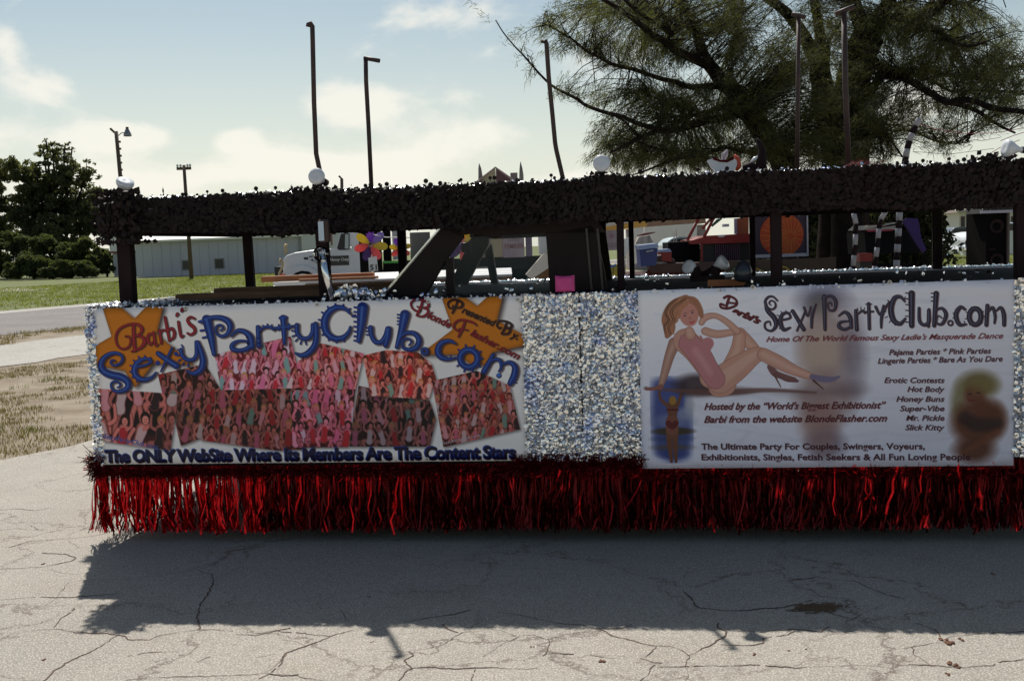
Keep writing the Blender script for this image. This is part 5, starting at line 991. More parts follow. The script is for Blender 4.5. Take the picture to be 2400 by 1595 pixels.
MB().tube([Vector((x*k_, -.005, z*k_)) for x, z in ((-24, 14), (-14, 22), (-6, 26))], [.004, .012, .004], 6).build('horn_flare', MT['lamp'], e, True)
MB().tube([Vector((x*k_, 0, z*k_)) for x, z in ((-40, 2), (-24, 4), (-6, 0))], [.02, .03, .02], 8).build('horn_base', MT['black'], e, True)
bluem = mat('blue_plastic', (.03, .16, .62), .4); lbl = mat('pale_blue_plastic', (.16, .42, .7), .4)
for k, (u, v, w_, h_, m_) in enumerate([(672, 443, 26, 9, bluem), (778, 437, 10, 9, lbl), (803, 441, 22, 8, bluem), (893, 432, 8, 8, lbl), (2008, 378, 24, 12, bluem), (1990, 372, 6, 12, bluem)]):
    o = MB().lathe([(0, .05), (.3, 1.0), (.55, .85), (.8, .5), (1, .05)], (0, 0, 0), (0, 0, 1), 12)
    o.v = [(x*w_*k_*.5, y*.03, z*h_*k_) for x, y, z in o.v]; o = o.build('blue_wrapper', m_, None, True); q = L(u, v, .5); o.location = Wp((q.x, .5, 1.934)); o.rotation_euler = (0, 0, YAW)
    tag(o, ['wide blue plastic bundle on the canopy left of the first round lamp', 'pale blue scrap just right of the first round lamp', 'flat blue bundle left of the elbow topped pipe', 'pale blue scrap right of the elbow topped pipe', 'large blue bundle at the foot of the T topped pipe', 'upright blue scrap touching the foot of the T topped pipe'][k], 'bundle')
mb = MB(); rr_ = random.Random(9)
for k in range(60):
    x0 = rr_.uniform(-40, 40); mb.tube([(x0*k_, rr_.uniform(-.03, .03), 0), ((x0+rr_.uniform(-16, 16))*k_, 0, rr_.uniform(8, 26)*k_), ((x0+rr_.uniform(-26, 26))*k_, 0, rr_.uniform(4, 34)*k_)], .0012, 4)
o = mb.build('wire_tangle', mat('red_wire', (.3, .04, .05), .5), None); o.location = Wp((L(2035, 385, .6).x, .6, 1.934)); o.rotation_euler = (0, 0, YAW); tag(o, 'loose tangle of red wire lying on the canopy beside the T topped pipe', 'wire')

# ================================================================ THINGS BEHIND THE FLOAT
def hor(u): return 590-.036*(u-800)
class Far:
    """builds at distance D with picture-sized outlines turned into metres"""
    def __init__(s, name, label, cat, u, D, group=None): s.D = D; s.sc = D/FPX; b = B(u, hor(u), D); s.b = Vector((b.x, D, 0)); s.root = thing(name, label, cat, s.b, 0, group)
    def p(s, u, v, dy=0.0): q = B(u, v, s.D+dy)-s.b; return Vector((q.x, dy, q.z))
    def box(s, nm, u0, v0, u1, v1, dy, dep, m, par=None, ground=False):
        a, b = s.p(u0, v0, dy), s.p(u1, v1, dy); return MB().box(a.x, b.x, dy, dy+dep, 0 if ground else b.z, a.z).build(nm, m, par or s.root)
    def poly(s, nm, pts, dy, dep, m, par=None): return MB().prism([s.p(u, v, dy) for u, v in pts][::-1], (0, dep, 0)).build(nm, m, par or s.root)
    def tube(s, nm, pts, wpx, dy, m, par=None, n=8, smooth=True):
        wl_ = wpx if isinstance(wpx, list) else [wpx]*len(pts); return MB().tube([s.p(u, v, dy) for u, v in pts], [w_*s.sc/2 for w_ in wl_], n).build(nm, m, par or s.root, smooth)
def bev(o, w_): b = o.modifiers.new('b', 'BEVEL'); b.width = w_; b.segments = 2; return o
# white truck ----------------------------------------------------
tw = mat('truck_white', (.66, .68, .70), .35, c2=(.58, .60, .63), scale=1.5); tdark = mat('truck_dark', (.015, .014, .015), .5)
T = Far('truck', 'white conventional cab truck with a dark door sign behind the left deck', 'truck', 760, 40.0)
body = T.poly('hood', [(664, 640), (660, 622), (664, 606), (672, 598), (690, 592), (715, 588), (747, 584), (775, 582), (775, 660), (748, 660), (742, 646), (728, 634), (708, 631), (690, 636), (676, 652), (672, 662), (664, 662)], 0, 2.2, tw); bev(body, .06)
T.poly('fender', [(661, 640), (672, 630), (690, 624), (712, 622), (730, 626), (745, 638), (752, 650), (752, 662), (746, 662), (738, 646), (724, 636), (706, 634), (690, 640), (680, 654), (678, 664), (661, 664)], -.12, .3, tw)
T.poly('cab', [(775, 660), (775, 582), (786, 580), (798, 543), (810, 536), (838, 535), (842, 540), (846, 600), (848, 668), (776, 668)], 0, 2.2, tw)
wn = T.poly('window', [(790, 582), (799, 548), (819, 547), (819, 585), (795, 586)], -.03, .028, tdark); T.poly('pane', [(808, 582), (809, 549), (817, 549), (817, 583)], -.05, .018, mat('pale_pane', (.35, .42, .42), .2), wn)
dr = T.poly('door', [(784, 660), (784, 590), (822, 588), (828, 600), (831, 660)], -.02, .018, tw); T.box('handle', 820, 577, 825, 581, -.06, .03, MT['chrome'], dr)
sg = T.box('door_sign', 772, 600, 818, 621, -.05, .02, mat('sign_black', (.02, .016, .016), .4))
def words(txt, par, pos, h, m, ry=0.0, bold=.01, shear=0.0, width=None, rx=math.pi/2):
    cu = bpy.data.curves.new('lettering', 'FONT'); cu.body = txt; cu.size = h/.7; cu.extrude = .003; cu.offset = bold*h; cu.shear = shear; cu.resolution_u = 2
    ob = bpy.data.objects.new('lettering', cu); COL.objects.link(ob); dg = bpy.context.evaluated_depsgraph_get(); dg.update(); me = bpy.data.meshes.new_from_object(ob.evaluated_get(dg)); bpy.data.objects.remove(ob)
    me.materials.clear(); me.materials.append(m); ob = bpy.data.objects.new('lettering', me); COL.objects.link(ob); ob.parent = par; ob.location = pos; ob.rotation_euler = (rx, ry, 0)
    if width: xs = [v.co.x for v in me.vertices]; ob.scale = (width/(max(xs)-min(xs)), 1, 1)
    return ob
wt = mat('white_letters', (.75, .75, .72), .6); words('Honey Crazy', sg, T.p(767, 612, -.055)+Vector((.1, 0, 0)), .11, wt, shear=.3, width=.72); words('PARTY  RENTALS', sg, T.p(773, 619, -.055), .04, mat('red_letters', (.5, .08, .05), .6), width=.6) if False else None
T.box('fender_light', 657.5, 642, 669, 654, -.14, .05, mat('orange_lens', (.8, .10, .02), .3)); T.box('badge', 712, 603, 722, 608, -.02, .02, tdark); T.box('badge', 724, 600, 733, 602, -.02, .02, tdark)
T.tube('hood_mirror', [(731, 608), (745, 618)], 1.4, -.1, tdark); T.tube('hood_mirror', [(730, 608), (733, 611)], 4, -.1, tdark)
T.box('front_bumper', 638, 648, 664, 662, .1, 1.9, MT['chrome']); T.box('grille', 643, 625, 662, 648, .15, 1.8, tdark)
T.box('chassis', 650, 662, 848, 672, .3, 1.5, tdark)
for u_ in (710, 880): c = T.p(u_, 660, .1); w_ = MB().lathe([(0, .35), (0, .46), (.04, .5), (.28, .5), (.32, .46)], (c.x, .1, .5), (0, 1, 0), 24).build('wheel', MT['tyre'], T.root, True); MB().lathe([(.03, .0), (.03, .2), (0, .35)], (c.x, .1, .5), (0, 1, 0), 20).build('rim', tw, w_, True)
T.box('exhaust_stack', 773, 530, 780, 575, .2, .12, mat('brown_stack', (.12, .07, .05), .5))
T.tube('hood_ornament', [(669, 596), (671, 586), (668, 580), (672, 572), (670, 575)], [4, 7, 6, 8, 3], -.2, mat('tan_cord', (.52, .38, .2), .8)); T.tube('bumper_ornament', [(652, 655), (655, 640), (662, 625), (662, 612), (657, 606), (655, 618)], [3, 5, 5, 6, 5, 2], -.3, bpy.data.materials['tan_cord'])
T = Far('flatbed_trailer', 'white topped flatbed trailer seen between the left roof posts', 'trailer', 900, 9.9)
zt = 1.34; xa = T.p(640, 650).x; xb = T.p(1200, 640).x
for k in range(7): MB().box(xa+.25*k*(k < 4), xb, k*.42, k*.42+.40, zt-.04, zt+.002*(k % 2)).build('bed_plank', glare, T.root)
MB().box(xa+.3, xb, -.02, 0.0, zt-.16, zt-.02).build('bed_rail', MT['wood'], T.root); MB().box(xa+.35, xb, .01, 2.8, zt-.15, zt-.045).build('bed_frame', MT['wood'], T.root)
for dx in (.8, 2.2): MB().lathe([(0, .2), (0, .4), (.04, .44), (.22, .44), (.26, .2)], (xa+dx, .1, .44), (0, 1, 0), 20).build('wheel', MT['tyre'], T.root, True)
def timber(label, u0, u1, v, D, h, dep):
    a, b = B(u0, v, D), B(u1, v-(u1-u0)*.038, D); o = MB().box(0, b.x-a.x, 0, dep, 0, h).build('timber', MT['woodlight'], None); o.location = (a.x, D, zt+.004); bv = o.modifiers.new('b', 'BEVEL'); bv.width = .004; return tag(o, label, 'timber')
timber('long orange timber lying behind the left deck beside the mirror post', 612, 876, 655, 10.0, .055, .09)
timber('shorter orange brown timber just below the long orange one', 700, 886, 664, 9.92, .022, .06)
# black box trailer with flowers -----------------------------------
boxm = mat('black_box', (.004, .0035, .005), .7, spec=.15); T = Far('box_trailer', 'black sided trailer with a green strip behind the flower pinwheels', 'trailer', 900, 19.0)
T.box('rear_wall', 838, 500, 896, 645, 0, .1, boxm); T.box('side_wall', 897, 612, 1300, 662, .1, .1, boxm); T.box('green_strip', 897, 612, 935, 616, .06, .03, mat('green_strip', (.06, .38, .06), .5))
T.box('deck', 838, 645, 1400, 652, .1, 2.2, boxm); T.box('corner_post', 896, 540, 917, 612, .4, .1, boxm); T.box('white_panel', 918, 533, 946, 608, .8, .05, tw); T.box('top_rail', 838, 506, 1000, 520, .1, .1, boxm); T.box('inner_panel', 960, 545, 1010, 612, 1.0, .05, mat('grey_panel', (.2, .19, .17), .7)); T.box('skirt', 838, 652, 1400, 662, .11, .05, boxm, ground=True)
for u_ in (950, 1250): c = T.p(u_, 660, .3); MB().lathe([(0, .2), (0, .3), (.2, .3), (.2, .2)], (c.x, .25, .3), (0, 1, 0), 20).build('wheel', MT['tyre'], T.root, True)
gp = T.box('gravestone_board', 1178, 551, 1230, 602, -.1, .04, mat('lilac_board', (.36, .31, .35), .8, c2=(.3, .25, .3), scale=5)); rl = mat('faded_red_paint', (.30, .12, .14), .8); gl = mat('faded_grey_paint', (.24, .2, .22), .8)
words('LIES', gp, T.p(1190, 565, -.105), .075, gl, width=.20); words('FEMININ', gp, T.p(1182, 583, -.105), .085, rl, width=.35)
T.box('purple_board', 1231, 550, 1248, 600, -.05, .04, mat('purple_board', (.13, .10, .17), .8)); T.box('tan_board', 1150, 555, 1178, 602, -.02, .04, mat('tan_board', (.34, .30, .2), .8)); T.box('white_drum', 1262, 548, 1282, 595, 0, .4, tw)
g2 = T.box('gravestone_board', 1410, 540, 1450, 586, -.1, .04, bpy.data.materials['lilac_board']); words('I LOST', g2, T.p(1412, 562, -.105), .06, rl, width=.24) if False else None; words('ADS', g2, T.p(1420, 580, -.105), .075, gl, width=.2); words('Q', g2, T.p(1428, 556, -.105), .06, rl)
T.box('black_bin', 1300, 560, 1410, 660, 0, .8, boxm)
T.poly('white_cone', [(1232, 643), (1245, 655), (1290, 625), (1292, 602), (1276, 592)], -.3, .25, mat('cream_card', (.72, .66, .6), .6))
T.poly('straw_heap', [(1252, 652), (1292, 625), (1300, 660), (1252, 660)], -.2, .2, mat('straw_brown', (.16, .07, .03), .9, c2=(.2, .1, .02), scale=18))
T.box('glass_case', 1070, 628, 1150, 652, -.4, .5, glass('case_glass', (.7, .75, .74), .35)); T.tube('wire_loop', [(1155, 652), (1158, 640), (1165, 636), (1182, 637), (1192, 648), (1193, 656)], 1.2, -.4, MT['chrome'])
# pinwheels
def pinwheel(label, u, v, D, r_, pats, rot, zs=None):
    F_ = Far('flower_pinwheel', label, 'pinwheel', u, D, 'flower pinwheels'); c = F_.p(u, v)
    for k in range(len(pats)):
        a = rot+k*2*math.pi/len(pats); d = Vector((math.cos(a), 0, math.sin(a))); n_ = Vector((-d.z, 0, d.x)); R_ = r_*F_.sc; pts_ = []
        for i in range(14): t = i/13*math.pi*2; pts_.append(c+d*(R_*(.54-.46*math.cos(t)))+n_*(R_*.20*math.sin(t)*(1.15-.3*math.cos(t)))+Vector((0, .03*math.sin(t), 0)))
        MB().prism(pts_, (0, .02, 0)).build('petal', pats[k], F_.root)
    MB().lathe([(-.04, .03), (-.02, .045), (.03, .03)], c, (0, 1, 0), 12).build('hub', mat('tan_hub', (.4, .25, .2), .6), F_.root, True); MB().tube([c+Vector((0, .04, 0)), Vector((c.x, .04, 0.0))], .012, 6).build('stick', MT['white'], F_.root); return F_
pv = mat('violet_film', (.22, .05, .50), .4, trans=(.3, .1, .6)); pl_ = mat('lilac_film', (.33, .26, .55), .4, trans=(.4, .3, .6)); py_ = mat('yellow_film', (.62, .48, .07), .4, trans=(.7, .6, .1)); pp = mat('pink_film', (.62, .14, .16), .4, trans=(.8, .2, .2)); pd = mat('indigo_film', (.10, .05, .22), .4, trans=(.1, .05, .2))
F1 = pinwheel('flower pinwheel of yellow, pink and purple petals above the number 51', 869, 573, 17.0, 40, [py_, pl_, pv, py_, pp, pd, pp], -.18)
pinwheel('flower pinwheel half hidden behind the second far roof post', 938, 582, 17.4, 26, [py_, pl_, pv, py_, pp, pd, pp], .25); pinwheel('flower pinwheel seen through the cab windows', 1088, 572, 17.8, 46, [py_, pp, pl_, pd, pp, pl_, pd], 1.1)
S_ = Far('number_card', 'white card with the number 51 below the flower pinwheel', 'sign', 871, 16.7); cd = S_.poly('card', [(863, 604), (883, 600), (886, 634), (865, 636)], 0, .01, mat('card_white', (.62, .64, .68), .7)); words('51', cd, S_.p(867, 633, -.006), .085, tdark, bold=.03, width=.105); S_.tube('stick', [(875, 636), (875, 660)], 2, .02, MT['white'])
o = MB().tube([B(867, 548, 17), B(905, 556, 17), B(945, 556, 17.3), B(960, 557, 17.4)], .008, 5).build('cord', MT['white'], None); tag(o, 'thin white cord strung between the flower pinwheels', 'cord')
# gothic castle roof far behind
T = Far('castle_float', 'grey castle roof with two gothic pinnacles poking above the canopy', 'castle', 1170, 24.0); cg = mat('castle_grey', (.30, .26, .25), .8, c2=(.2, .17, .17), scale=3); cy_ = mat('castle_cream', (.46, .44, .30), .8)
T.poly('gable', [(1122, 440), (1122, 424), (1161, 394), (1163, 440)], 0, .1, cy_); T.poly('roof', [(1162, 393), (1200, 420), (1212, 440), (1163, 440)], .02, 1.6, mat('castle_roof', (.16, .09, .10), .8)); T.tube('roof_edge', [(1115, 428), (1161, 392), (1206, 424)], 5, -.05, mat('castle_trim', (.42, .34, .34), .7), n=5)
T.box('wall', 1120, 440, 1220, 640, .05, 1.5, cg, ground=True); T.box('grey_block', 1196, 405, 1214, 440, .3, .4, cg)
for u0 in (1123, 1218): T.tube('pinnacle', [(u0+3, 450), (u0+3, 412), (u0+1.5, 395), (u0, 383)] if u0 < 1200 else [(u0+4, 450), (u0+4, 410), (u0+3, 395), (u0+2, 379)], [11, 10, 7, 1], 0, cg, n=6, smooth=False)
# red float with arms, cooler and signs ----------------------------
red_ = mat('red_vinyl', (.30, .02, .015), .5, c2=(.2, .012, .01), scale=3); redd = mat('dark_red_cloth', (.10, .015, .012), .8, c2=(.06, .01, .01), scale=4); brn = mat('brown_tarp', (.10, .055, .045), .8, c2=(.07, .04, .035), scale=5)
T = Far('red_trailer_float', 'low red trailer float with a striped counter behind the deck lamps', 'parade float', 1650, 13.0)
T.box('deck', 1420, 650, 1940, 662, 0, 2.4, redd); T.box('skirt', 1420, 662, 1940, 700, .02, .05, redd, ground=True); T.poly('front_rail', [(1520, 619), (1900, 606), (1900, 625), (1528, 640)], -.1, .3, brn); T.poly('side_cloth', [(1520, 630), (1900, 622), (1900, 655), (1505, 655)], -.02, .05, redd)
T.tube('rolled_tarp', [(1520, 618), (1535, 606), (1555, 604), (1575, 612), (1585, 622)], [10, 16, 18, 14, 6], -.05, brn)
T.poly('counter_top', [(1622, 563), (1660, 552), (1780, 546), (1895, 545), (1895, 562), (1765, 568), (1624, 572)], .1, .9, red_); st1 = T.box('counter_front', 1645, 570, 1760, 614, .2, .05, tdark)
for k in range(13): u_ = 1677+k*4.6; T.box('counter_stripe', u_, 571, u_+2.0, 611, .16, .03, mat('mauve_stripe', (.17, .08, .13), .7) if k == 0 else bpy.data.materials['mauve_stripe'], st1)
T.box('counter_leg', 1643, 570, 1648, 612, .1, .05, red_); T.poly('orange_panel', [(1725, 512), (1755, 508), (1755, 548), (1726, 549)], .6, .05, mat('orange_board', (.34, .09, .03), .7)); T.box('panel_edge', 1722, 512, 1728, 548, .55, .05, mat('lilac_edge', (.3, .26, .36), .6)); T.poly('torn_highlight', [(1680, 552), (1701, 551), (1696, 555), (1686, 556)], .07, .02, MT['lamp'])
for a_, b_, w_ in (((1611, 563), (1634, 518), 7), ((1634, 518), (1640, 503), 8), ((1646, 536), (1668, 510), 6), ((1650, 556), (1672, 512), 7), ((1672, 512), (1680, 500), 7)): T.tube('red_arm', [a_, b_], w_, .0, red_)
T.box('white_light_box', 1696, 525, 1709, 531, .5, .1, MT['lamp']); T.tube('green_arm', [(1668, 530), (1682, 517), (1692, 512)], [5, 8, 3], .4, mat('green_fabric', (.02, .10, .06), .7))
T = Far('cooler', 'blue cooler with a pale blue lid on the trailer behind the deck posts', 'cooler', 1515, 12.6); cb = mat('cooler_blue', (.025, .04, .16), .4); T.poly('cooler_body', [(1499, 584), (1542, 581), (1538, 622), (1502, 624)], 0, .35, cb); T.poly('lid', [(1496, 575), (1541, 570), (1544, 580), (1500, 585)], -.03, .42, mat('lid_blue', (.25, .32, .52), .45)); T.poly('handle', [(1514, 588), (1532, 585), (1531, 588), (1515, 591)], -.05, .03, mat('grey_handle', (.35, .35, .4), .5))
T = Far('sun_hat', 'wide brimmed brown hat on a stack of white cloth above the cooler', 'hat', 1512, 13.2); T.tube('brim', [(1493, 552), (1510, 549), (1536, 544)], [2, 7, 2], 0, mat('hat_brown', (.13, .05, .04), .8)); T.poly('cloth_stack', [(1489, 572), (1498, 555), (1522, 551), (1532, 569)], .02, .3, mat('cloth_cream', (.52, .48, .42), .9, c2=(.2, .15, .13), scale=14, stretch=(1, 1, .1))); T.tube('hat_pin', [(1511, 540), (1512, 550)], 1.6, 0, MT['lamp'])
T = Far('small_cooler', 'small red cooler with a white blue lid beside the blue cooler', 'cooler', 1560, 12.9); T.poly('cooler_body', [(1549, 590), (1574, 588), (1574, 612), (1552, 612)], 0, .3, red_); T.poly('lid', [(1548, 585), (1570, 583), (1574, 590), (1549, 591)], -.02, .32, bpy.data.materials['lid_blue'])
T = Far('black_crate', 'dark open crate with two white candles standing in it', 'crate', 1600, 13.4); T.box('crate_body', 1566, 568, 1640, 612, 0, .5, boxm); 
for u_ in (1580, 1585.5): T.box('candle', u_-1.2, 540 if u_ < 1582 else 536, u_+1.2, 570, .1, .03, mat('cream_candle', (.6, .55, .48), .6))
T = Far('striped_awning', 'yellow and cream awning strip behind the cab\'s rear corner', 'awning', 1460, 30.0); yl = mat('awning_yellow', (.62, .34, .08), .7); cl = mat('awning_cream', (.7, .62, .56), .7)
T.poly('cream_band', [(1395, 516), (1513, 506), (1513, 516), (1400, 534)], 0, .05, cl); T.poly('yellow_band', [(1402, 534), (1517, 515), (1516, 531), (1406, 543)], -.03, .05, yl)
for u_ in (1410, 1510): T.tube('leg', [(u_, 520), (u_, 620)], 2, .1, MT['white'])
T = Far('white_tent', 'long white tarpaulin fence behind the cooler and red arms', 'tarpaulin', 1560, 34.0); T.poly('sheet', [(1484, 534), (1634, 523), (1633, 560), (1484, 620)], 0, .05, mat('tarp_white', (.80, .79, .75), .7, c2=(.72, .72, .70), scale=2)); T.box('pole', 1631, 523, 1634, 620, .05, .1, MT['black'])
T = Far('brown_shed', 'brown roofed shed behind the white tarpaulin', 'shed', 1580, 60.0); T.poly('roof', [(1480, 536), (1518, 505), (1650, 488), (1655, 523)], 0, 4, mat('brown_roof', (.24, .13, .09), .8, c2=(.3, .2, .13), scale=2)); T.box('wall', 1484, 532, 1655, 590, .3, 4, cg, ground=True)
T = Far('parked_hatchback', 'small pale car half hidden behind the dark crate', 'car', 1590, 28.0); T.poly('car_body', [(1560, 575), (1566, 566), (1575, 559), (1590, 555), (1612, 555), (1625, 562), (1640, 566), (1642, 592), (1560, 592)], 0, 1.6, mat('pale_car', (.38, .45, .48), .3)); T.poly('window', [(1572, 566), (1580, 560), (1610, 559), (1618, 566)], -.03, .03, tdark)
for u_ in (1575, 1625): c = T.p(u_, 592); MB().lathe([(0, .18), (0, .3), (.2, .3)], (c.x, -.03, .3), (0, 1, 0), 20).build('wheel', MT['tyre'], T.root, True)
# framed painting
T = Far('framed_painting', 'dark framed painting of an orange fruit slice behind the deck', 'painting', 1830, 12.4); fr = mat('frame_lilac', (.34, .33, .38), .5); T.box('canvas', 1768, 496, 1893, 598, 0, .02, mat('canvas_plum', (.025, .012, .03), .7))
for b_ in ((1766, 494, 1769, 600), (1891, 494, 1895, 600), (1769, 597, 1891, 600), (1769, 494, 1891, 496.5)): T.box('frame', *b_, -.03, .03, fr)
c = T.p(1832, 550, -.004); og = mat('orange_paint', (.32, .03, .010), .8, c2=(.36, .07, .014), scale=6); MB().lathe([(0, 51*T.sc), (.003, 51*T.sc), (.004, 0)], c, (0, -1, 0), 40).build('orange_disc', og, T.root)
for k in range(22): a = k*math.pi*2/22; d = Vector((math.cos(a), 0, math.sin(a))); MB().tube([c+d*(8*T.sc)+Vector((.10, -.006, -.02)), c+d*(50*T.sc)+Vector((.0, -.006, 0))], .0035, 4).build('ray_line', mat('ray_orange', (.5, .16, .04), .7) if k == 0 else bpy.data.materials['ray_orange'], T.root)
T.tube('easel_leg', [(1790, 600), (1786, 690)], 4, .1, MT['black']); T.tube('easel_leg', [(1870, 600), (1874, 690)], 4, .1, MT['black'])
# curvy green and yellow painted panel under it
T = Far('painted_mural', 'low panel with yellow and green painted swirls under the framed painting', 'mural', 1850, 12.0); T.box('painted_board', 1700, 612, 1960, 660, 0, .03, mat('swirl_brown', (.035, .022, .015), .8), ground=False); T.box('board_foot', 1700, 655, 1960, 690, .03, .02, tdark, ground=True)
ym = mat('swirl_yellow', (.24, .16, .02), .7); gm = mat('swirl_green', (.05, .09, .025), .7)
for k, (pt_, m_) in enumerate([([(1712, 645), (1720, 628), (1732, 630), (1740, 645)], gm), ([(1770, 628), (1785, 634), (1800, 642), (1812, 650)], ym), ([(1775, 645), (1782, 632), (1800, 640)], gm), ([(1830, 624), (1842, 626), (1852, 636), (1855, 650)], ym), ([(1900, 640), (1915, 632), (1930, 645)], gm)]): T.tube('swirl', pt_, 5, -.01, m_)
T = Far('painted_barrel', 'yellow and blue painted tub between the deck posts', 'tub', 1438, 12.3); T.box('tub_body', 1424, 620, 1450, 660, 0, .4, mat('tub_yellow', (.36, .28, .03), .6)); T.tube('blue_scrawl', [(1425, 618), (1434, 624), (1444, 621)], 7, -.05, mat('tub_blue', (.08, .14, .3), .6)); T.tube('ring_mark', [(1428, 630), (1438, 628), (1438, 638), (1430, 640)], 2, -.04, tdark)
T = Far('white_board_scrap', 'bright white slanted board scrap between the two deck posts', 'board', 1466, 12.8); T.poly('scrap', [(1461, 560), (1474, 556), (1474, 585), (1464, 602), (1461, 596)], 0, .02, MT['white']); T.tube('scrap_prop', [(1465, 598), (1465, 690)], 2, .03, tdark)
# striped poles
STRW = mat('dull_white_wrap', (.36, .34, .35), .7)
def striped(label, pts, wpx, D, n):
    T = Far('striped_pole', label, 'pole', pts[-1][0], D, 'black and white striped poles'); P = [T.p(u, v) for u, v in pts]; P[-1].z = 0.0 if pts[-1][1] > 600 else P[-1].z
    L_ = [0]; 
    for a, b in zip(P, P[1:]): L_.append(L_[-1]+(b-a).length)
    def at(t):
        for i in range(len(P)-1):
            if t <= L_[i+1]: return P[i].lerp(P[i+1], (t-L_[i])/max(1e-6, L_[i+1]-L_[i]))
        return P[-1]
    for k in range(n): t0, t1 = L_[-1]*k/n, L_[-1]*(k+1)/n; MB().tube([at(t0), at((t0+t1)/2), at(t1)], wpx*T.sc/2, 10).build('white_band' if k % 2 == 0 else 'black_band', STRW if k % 2 == 0 else MT['black'], T.root, True)
    return T
striped('left striped pole with a bent top behind the deck', [(2001, 500), (2006, 522), (2005, 560), (1999, 632), (1995, 700)], 12, 12.5, 15); striped('right striped pole leaning over at its top', [(2076, 495), (2064, 515), (2060, 535), (2056, 580), (2049, 634), (2044, 700)], 12, 12.6, 17)
T = striped('striped pole rising above the canopy under the tree', [(2155, 279), (2143, 300), (2133, 325), (2126, 350), (2120, 385), (2110, 470), (2100, 640), (2098, 700)], 15, 14.0, 30)
for pt_ in ([(2153, 290), (2190, 302), (2260, 313), (2330, 312), (2400, 300)], [(2345, 330), (2375, 318), (2400, 310)], [(2330, 370), (2300, 372), (2345, 345), (2390, 328)]):
    T.tube('red_string', pt_, 1.6, .1, mat('red_string', (.35, .04, .07), .5) if 'red_string' not in bpy.data.materials else bpy.data.materials['red_string'], n=5)
for pt_ in ([(2148, 308), (2220, 318), (2300, 330), (2345, 322)], [(2140, 355), (2220, 362), (2330, 348)]): T.tube('dark_string', pt_, 1.0, .1, MT['black'], n=4)
# barbecue like dark stand with a white hood sign, purple cloth
T = Far('dark_stand', 'black box stand with a cream slanted roof and spindly legs', 'stand', 2100, 15.0); T.poly('stand_body', [(2026, 543), (2115, 540), (2160, 560), (2160, 592), (2030, 596)], 0, .8, boxm); T.poly('cream_roof', [(2024, 539), (2036, 528), (2115, 526), (2117, 520), (2100, 538)], -.1, .7, mat('cream_roof', (.5, .42, .36), .8)); T.poly('red_sign_strip', [(2034, 539), (2092, 537), (2092, 541), (2034, 543)], -.14, .03, mat('sign_red', (.4, .03, .06), .6))
for a_, b_ in (((2093, 593), (2090, 640)), ((2125, 593), (2135, 640)), ((2145, 592), (2152, 640)), ((2165, 580), (2185, 640)), ((2120, 593), (2110, 640))): T.tube('leg', [a_, b_], 4, .1, boxm)
T.poly('stand_base', [(2000, 616), (2110, 618), (2180, 622), (2180, 650), (2000, 650)], -.3, .1, boxm)
o = Far('purple_cloth', 'purple cloth draped over the right end of the dark stand', 'cloth', 2145, 14.6); o.poly('drape', [(2116, 518), (2126, 511), (2152, 512), (2160, 560), (2172, 585), (2164, 592), (2148, 570), (2130, 540)], 0, .05, mat('purple_fabric', (.045, .018, .12), .8)); o.tube('drape_pole', [(2160, 560), (2166, 660)], 3, .1, MT['black'])
T = Far('red_box', 'small red box on the ground between the striped poles', 'box', 2025, 13.4); T.box('box', 2015, 594, 2045, 612, 0, .3, red_); T.box('stool', 2016, 612, 2044, 690, .05, .2, tdark, ground=True); T = Far('orange_door', 'narrow dull orange upright board left of the dark stand', 'board', 2020, 15.4); T.box('board', 2014, 538, 2027, 640, 0, .05, mat('rust_board', (.13, .045, .02), .8), ground=True)
# white building on the right
T = Far('white_building', 'white two storey building with narrow windows behind the parked cars', 'building', 2320, 95.0); wb = mat('white_render', (.66, .63, .57), .8); T.box('wall', 2248, 494, 2420, 620, 0, 9, wb, ground=True); T.poly('cornice', [(2243, 492), (2420, 482), (2420, 489), (2243, 498)], -.5, 9.9, mat('cornice_grey', (.45, .38, .36), .8))
for u_ in (2257, 2277, 2301, 2325, 2350, 2375): w_ = T.box('window', u_-4.5, 507, u_+4.5, 534, -.06, .05, mat('maroon_frame', (.16, .07, .06), .7) if 'maroon_frame' not in bpy.data.materials else bpy.data.materials['maroon_frame']); T.box('pane', u_-3, 509, u_+3, 532, -.09, .025, darkwin, w_)
# cars ---------------------------------------------------------------
def car(F_, side, ws, m, glassp, extra=()):
    bev(F_.poly('car_body', side, 0, 1.75, m), .05)
    for g_ in glassp: F_.poly('window', g_, -.02, .018, darkwin)
    for u_, rr in ws: c = F_.p(u_, 600); w_ = MB().lathe([(0, rr*.6), (0, rr*.93), (.03, rr), (.2, rr), (.22, rr*.9)], (c.x, -.03, rr), (0, 1, 0), 22).build('wheel', MT['tyre'], F_.root, True); MB().lathe([(.02, 0), (.02, rr*.3), (0, rr*.6)], (c.x, -.03, rr), (0, 1, 0), 16).build('rim', MT['chrome'], w_, True)
T = Far('parked_suv', 'dark blue grey car parked in front of the white building', 'car', 2245, 62.0); sb_ = mat('car_slate', (.07, .085, .11), .3)
car(T, [(2208, 577), (2208, 560), (2212, 552), (2224, 547), (2236, 534), (2246, 532), (2276, 532), (2288, 537), (2300, 548), (2318, 552), (2322, 572), (2320, 578)], [(2222, .33), (2304, .33)], sb_, [[(2230, 546), (2239, 536), (2270, 535), (2273, 545)], [(2276, 545), (2274, 536), (2284, 538), (2293, 546)]])
T.box('number_plate', 2232, 560, 2248, 564, -.03, .02, fr); T.box('tail_light', 2210, 553, 2218, 557, -.03, .02, MT['lamp'])
T = Far('parked_pickup', 'white pickup with a chrome bumper beside the speaker cabinet', 'pickup', 2300, 30.0)
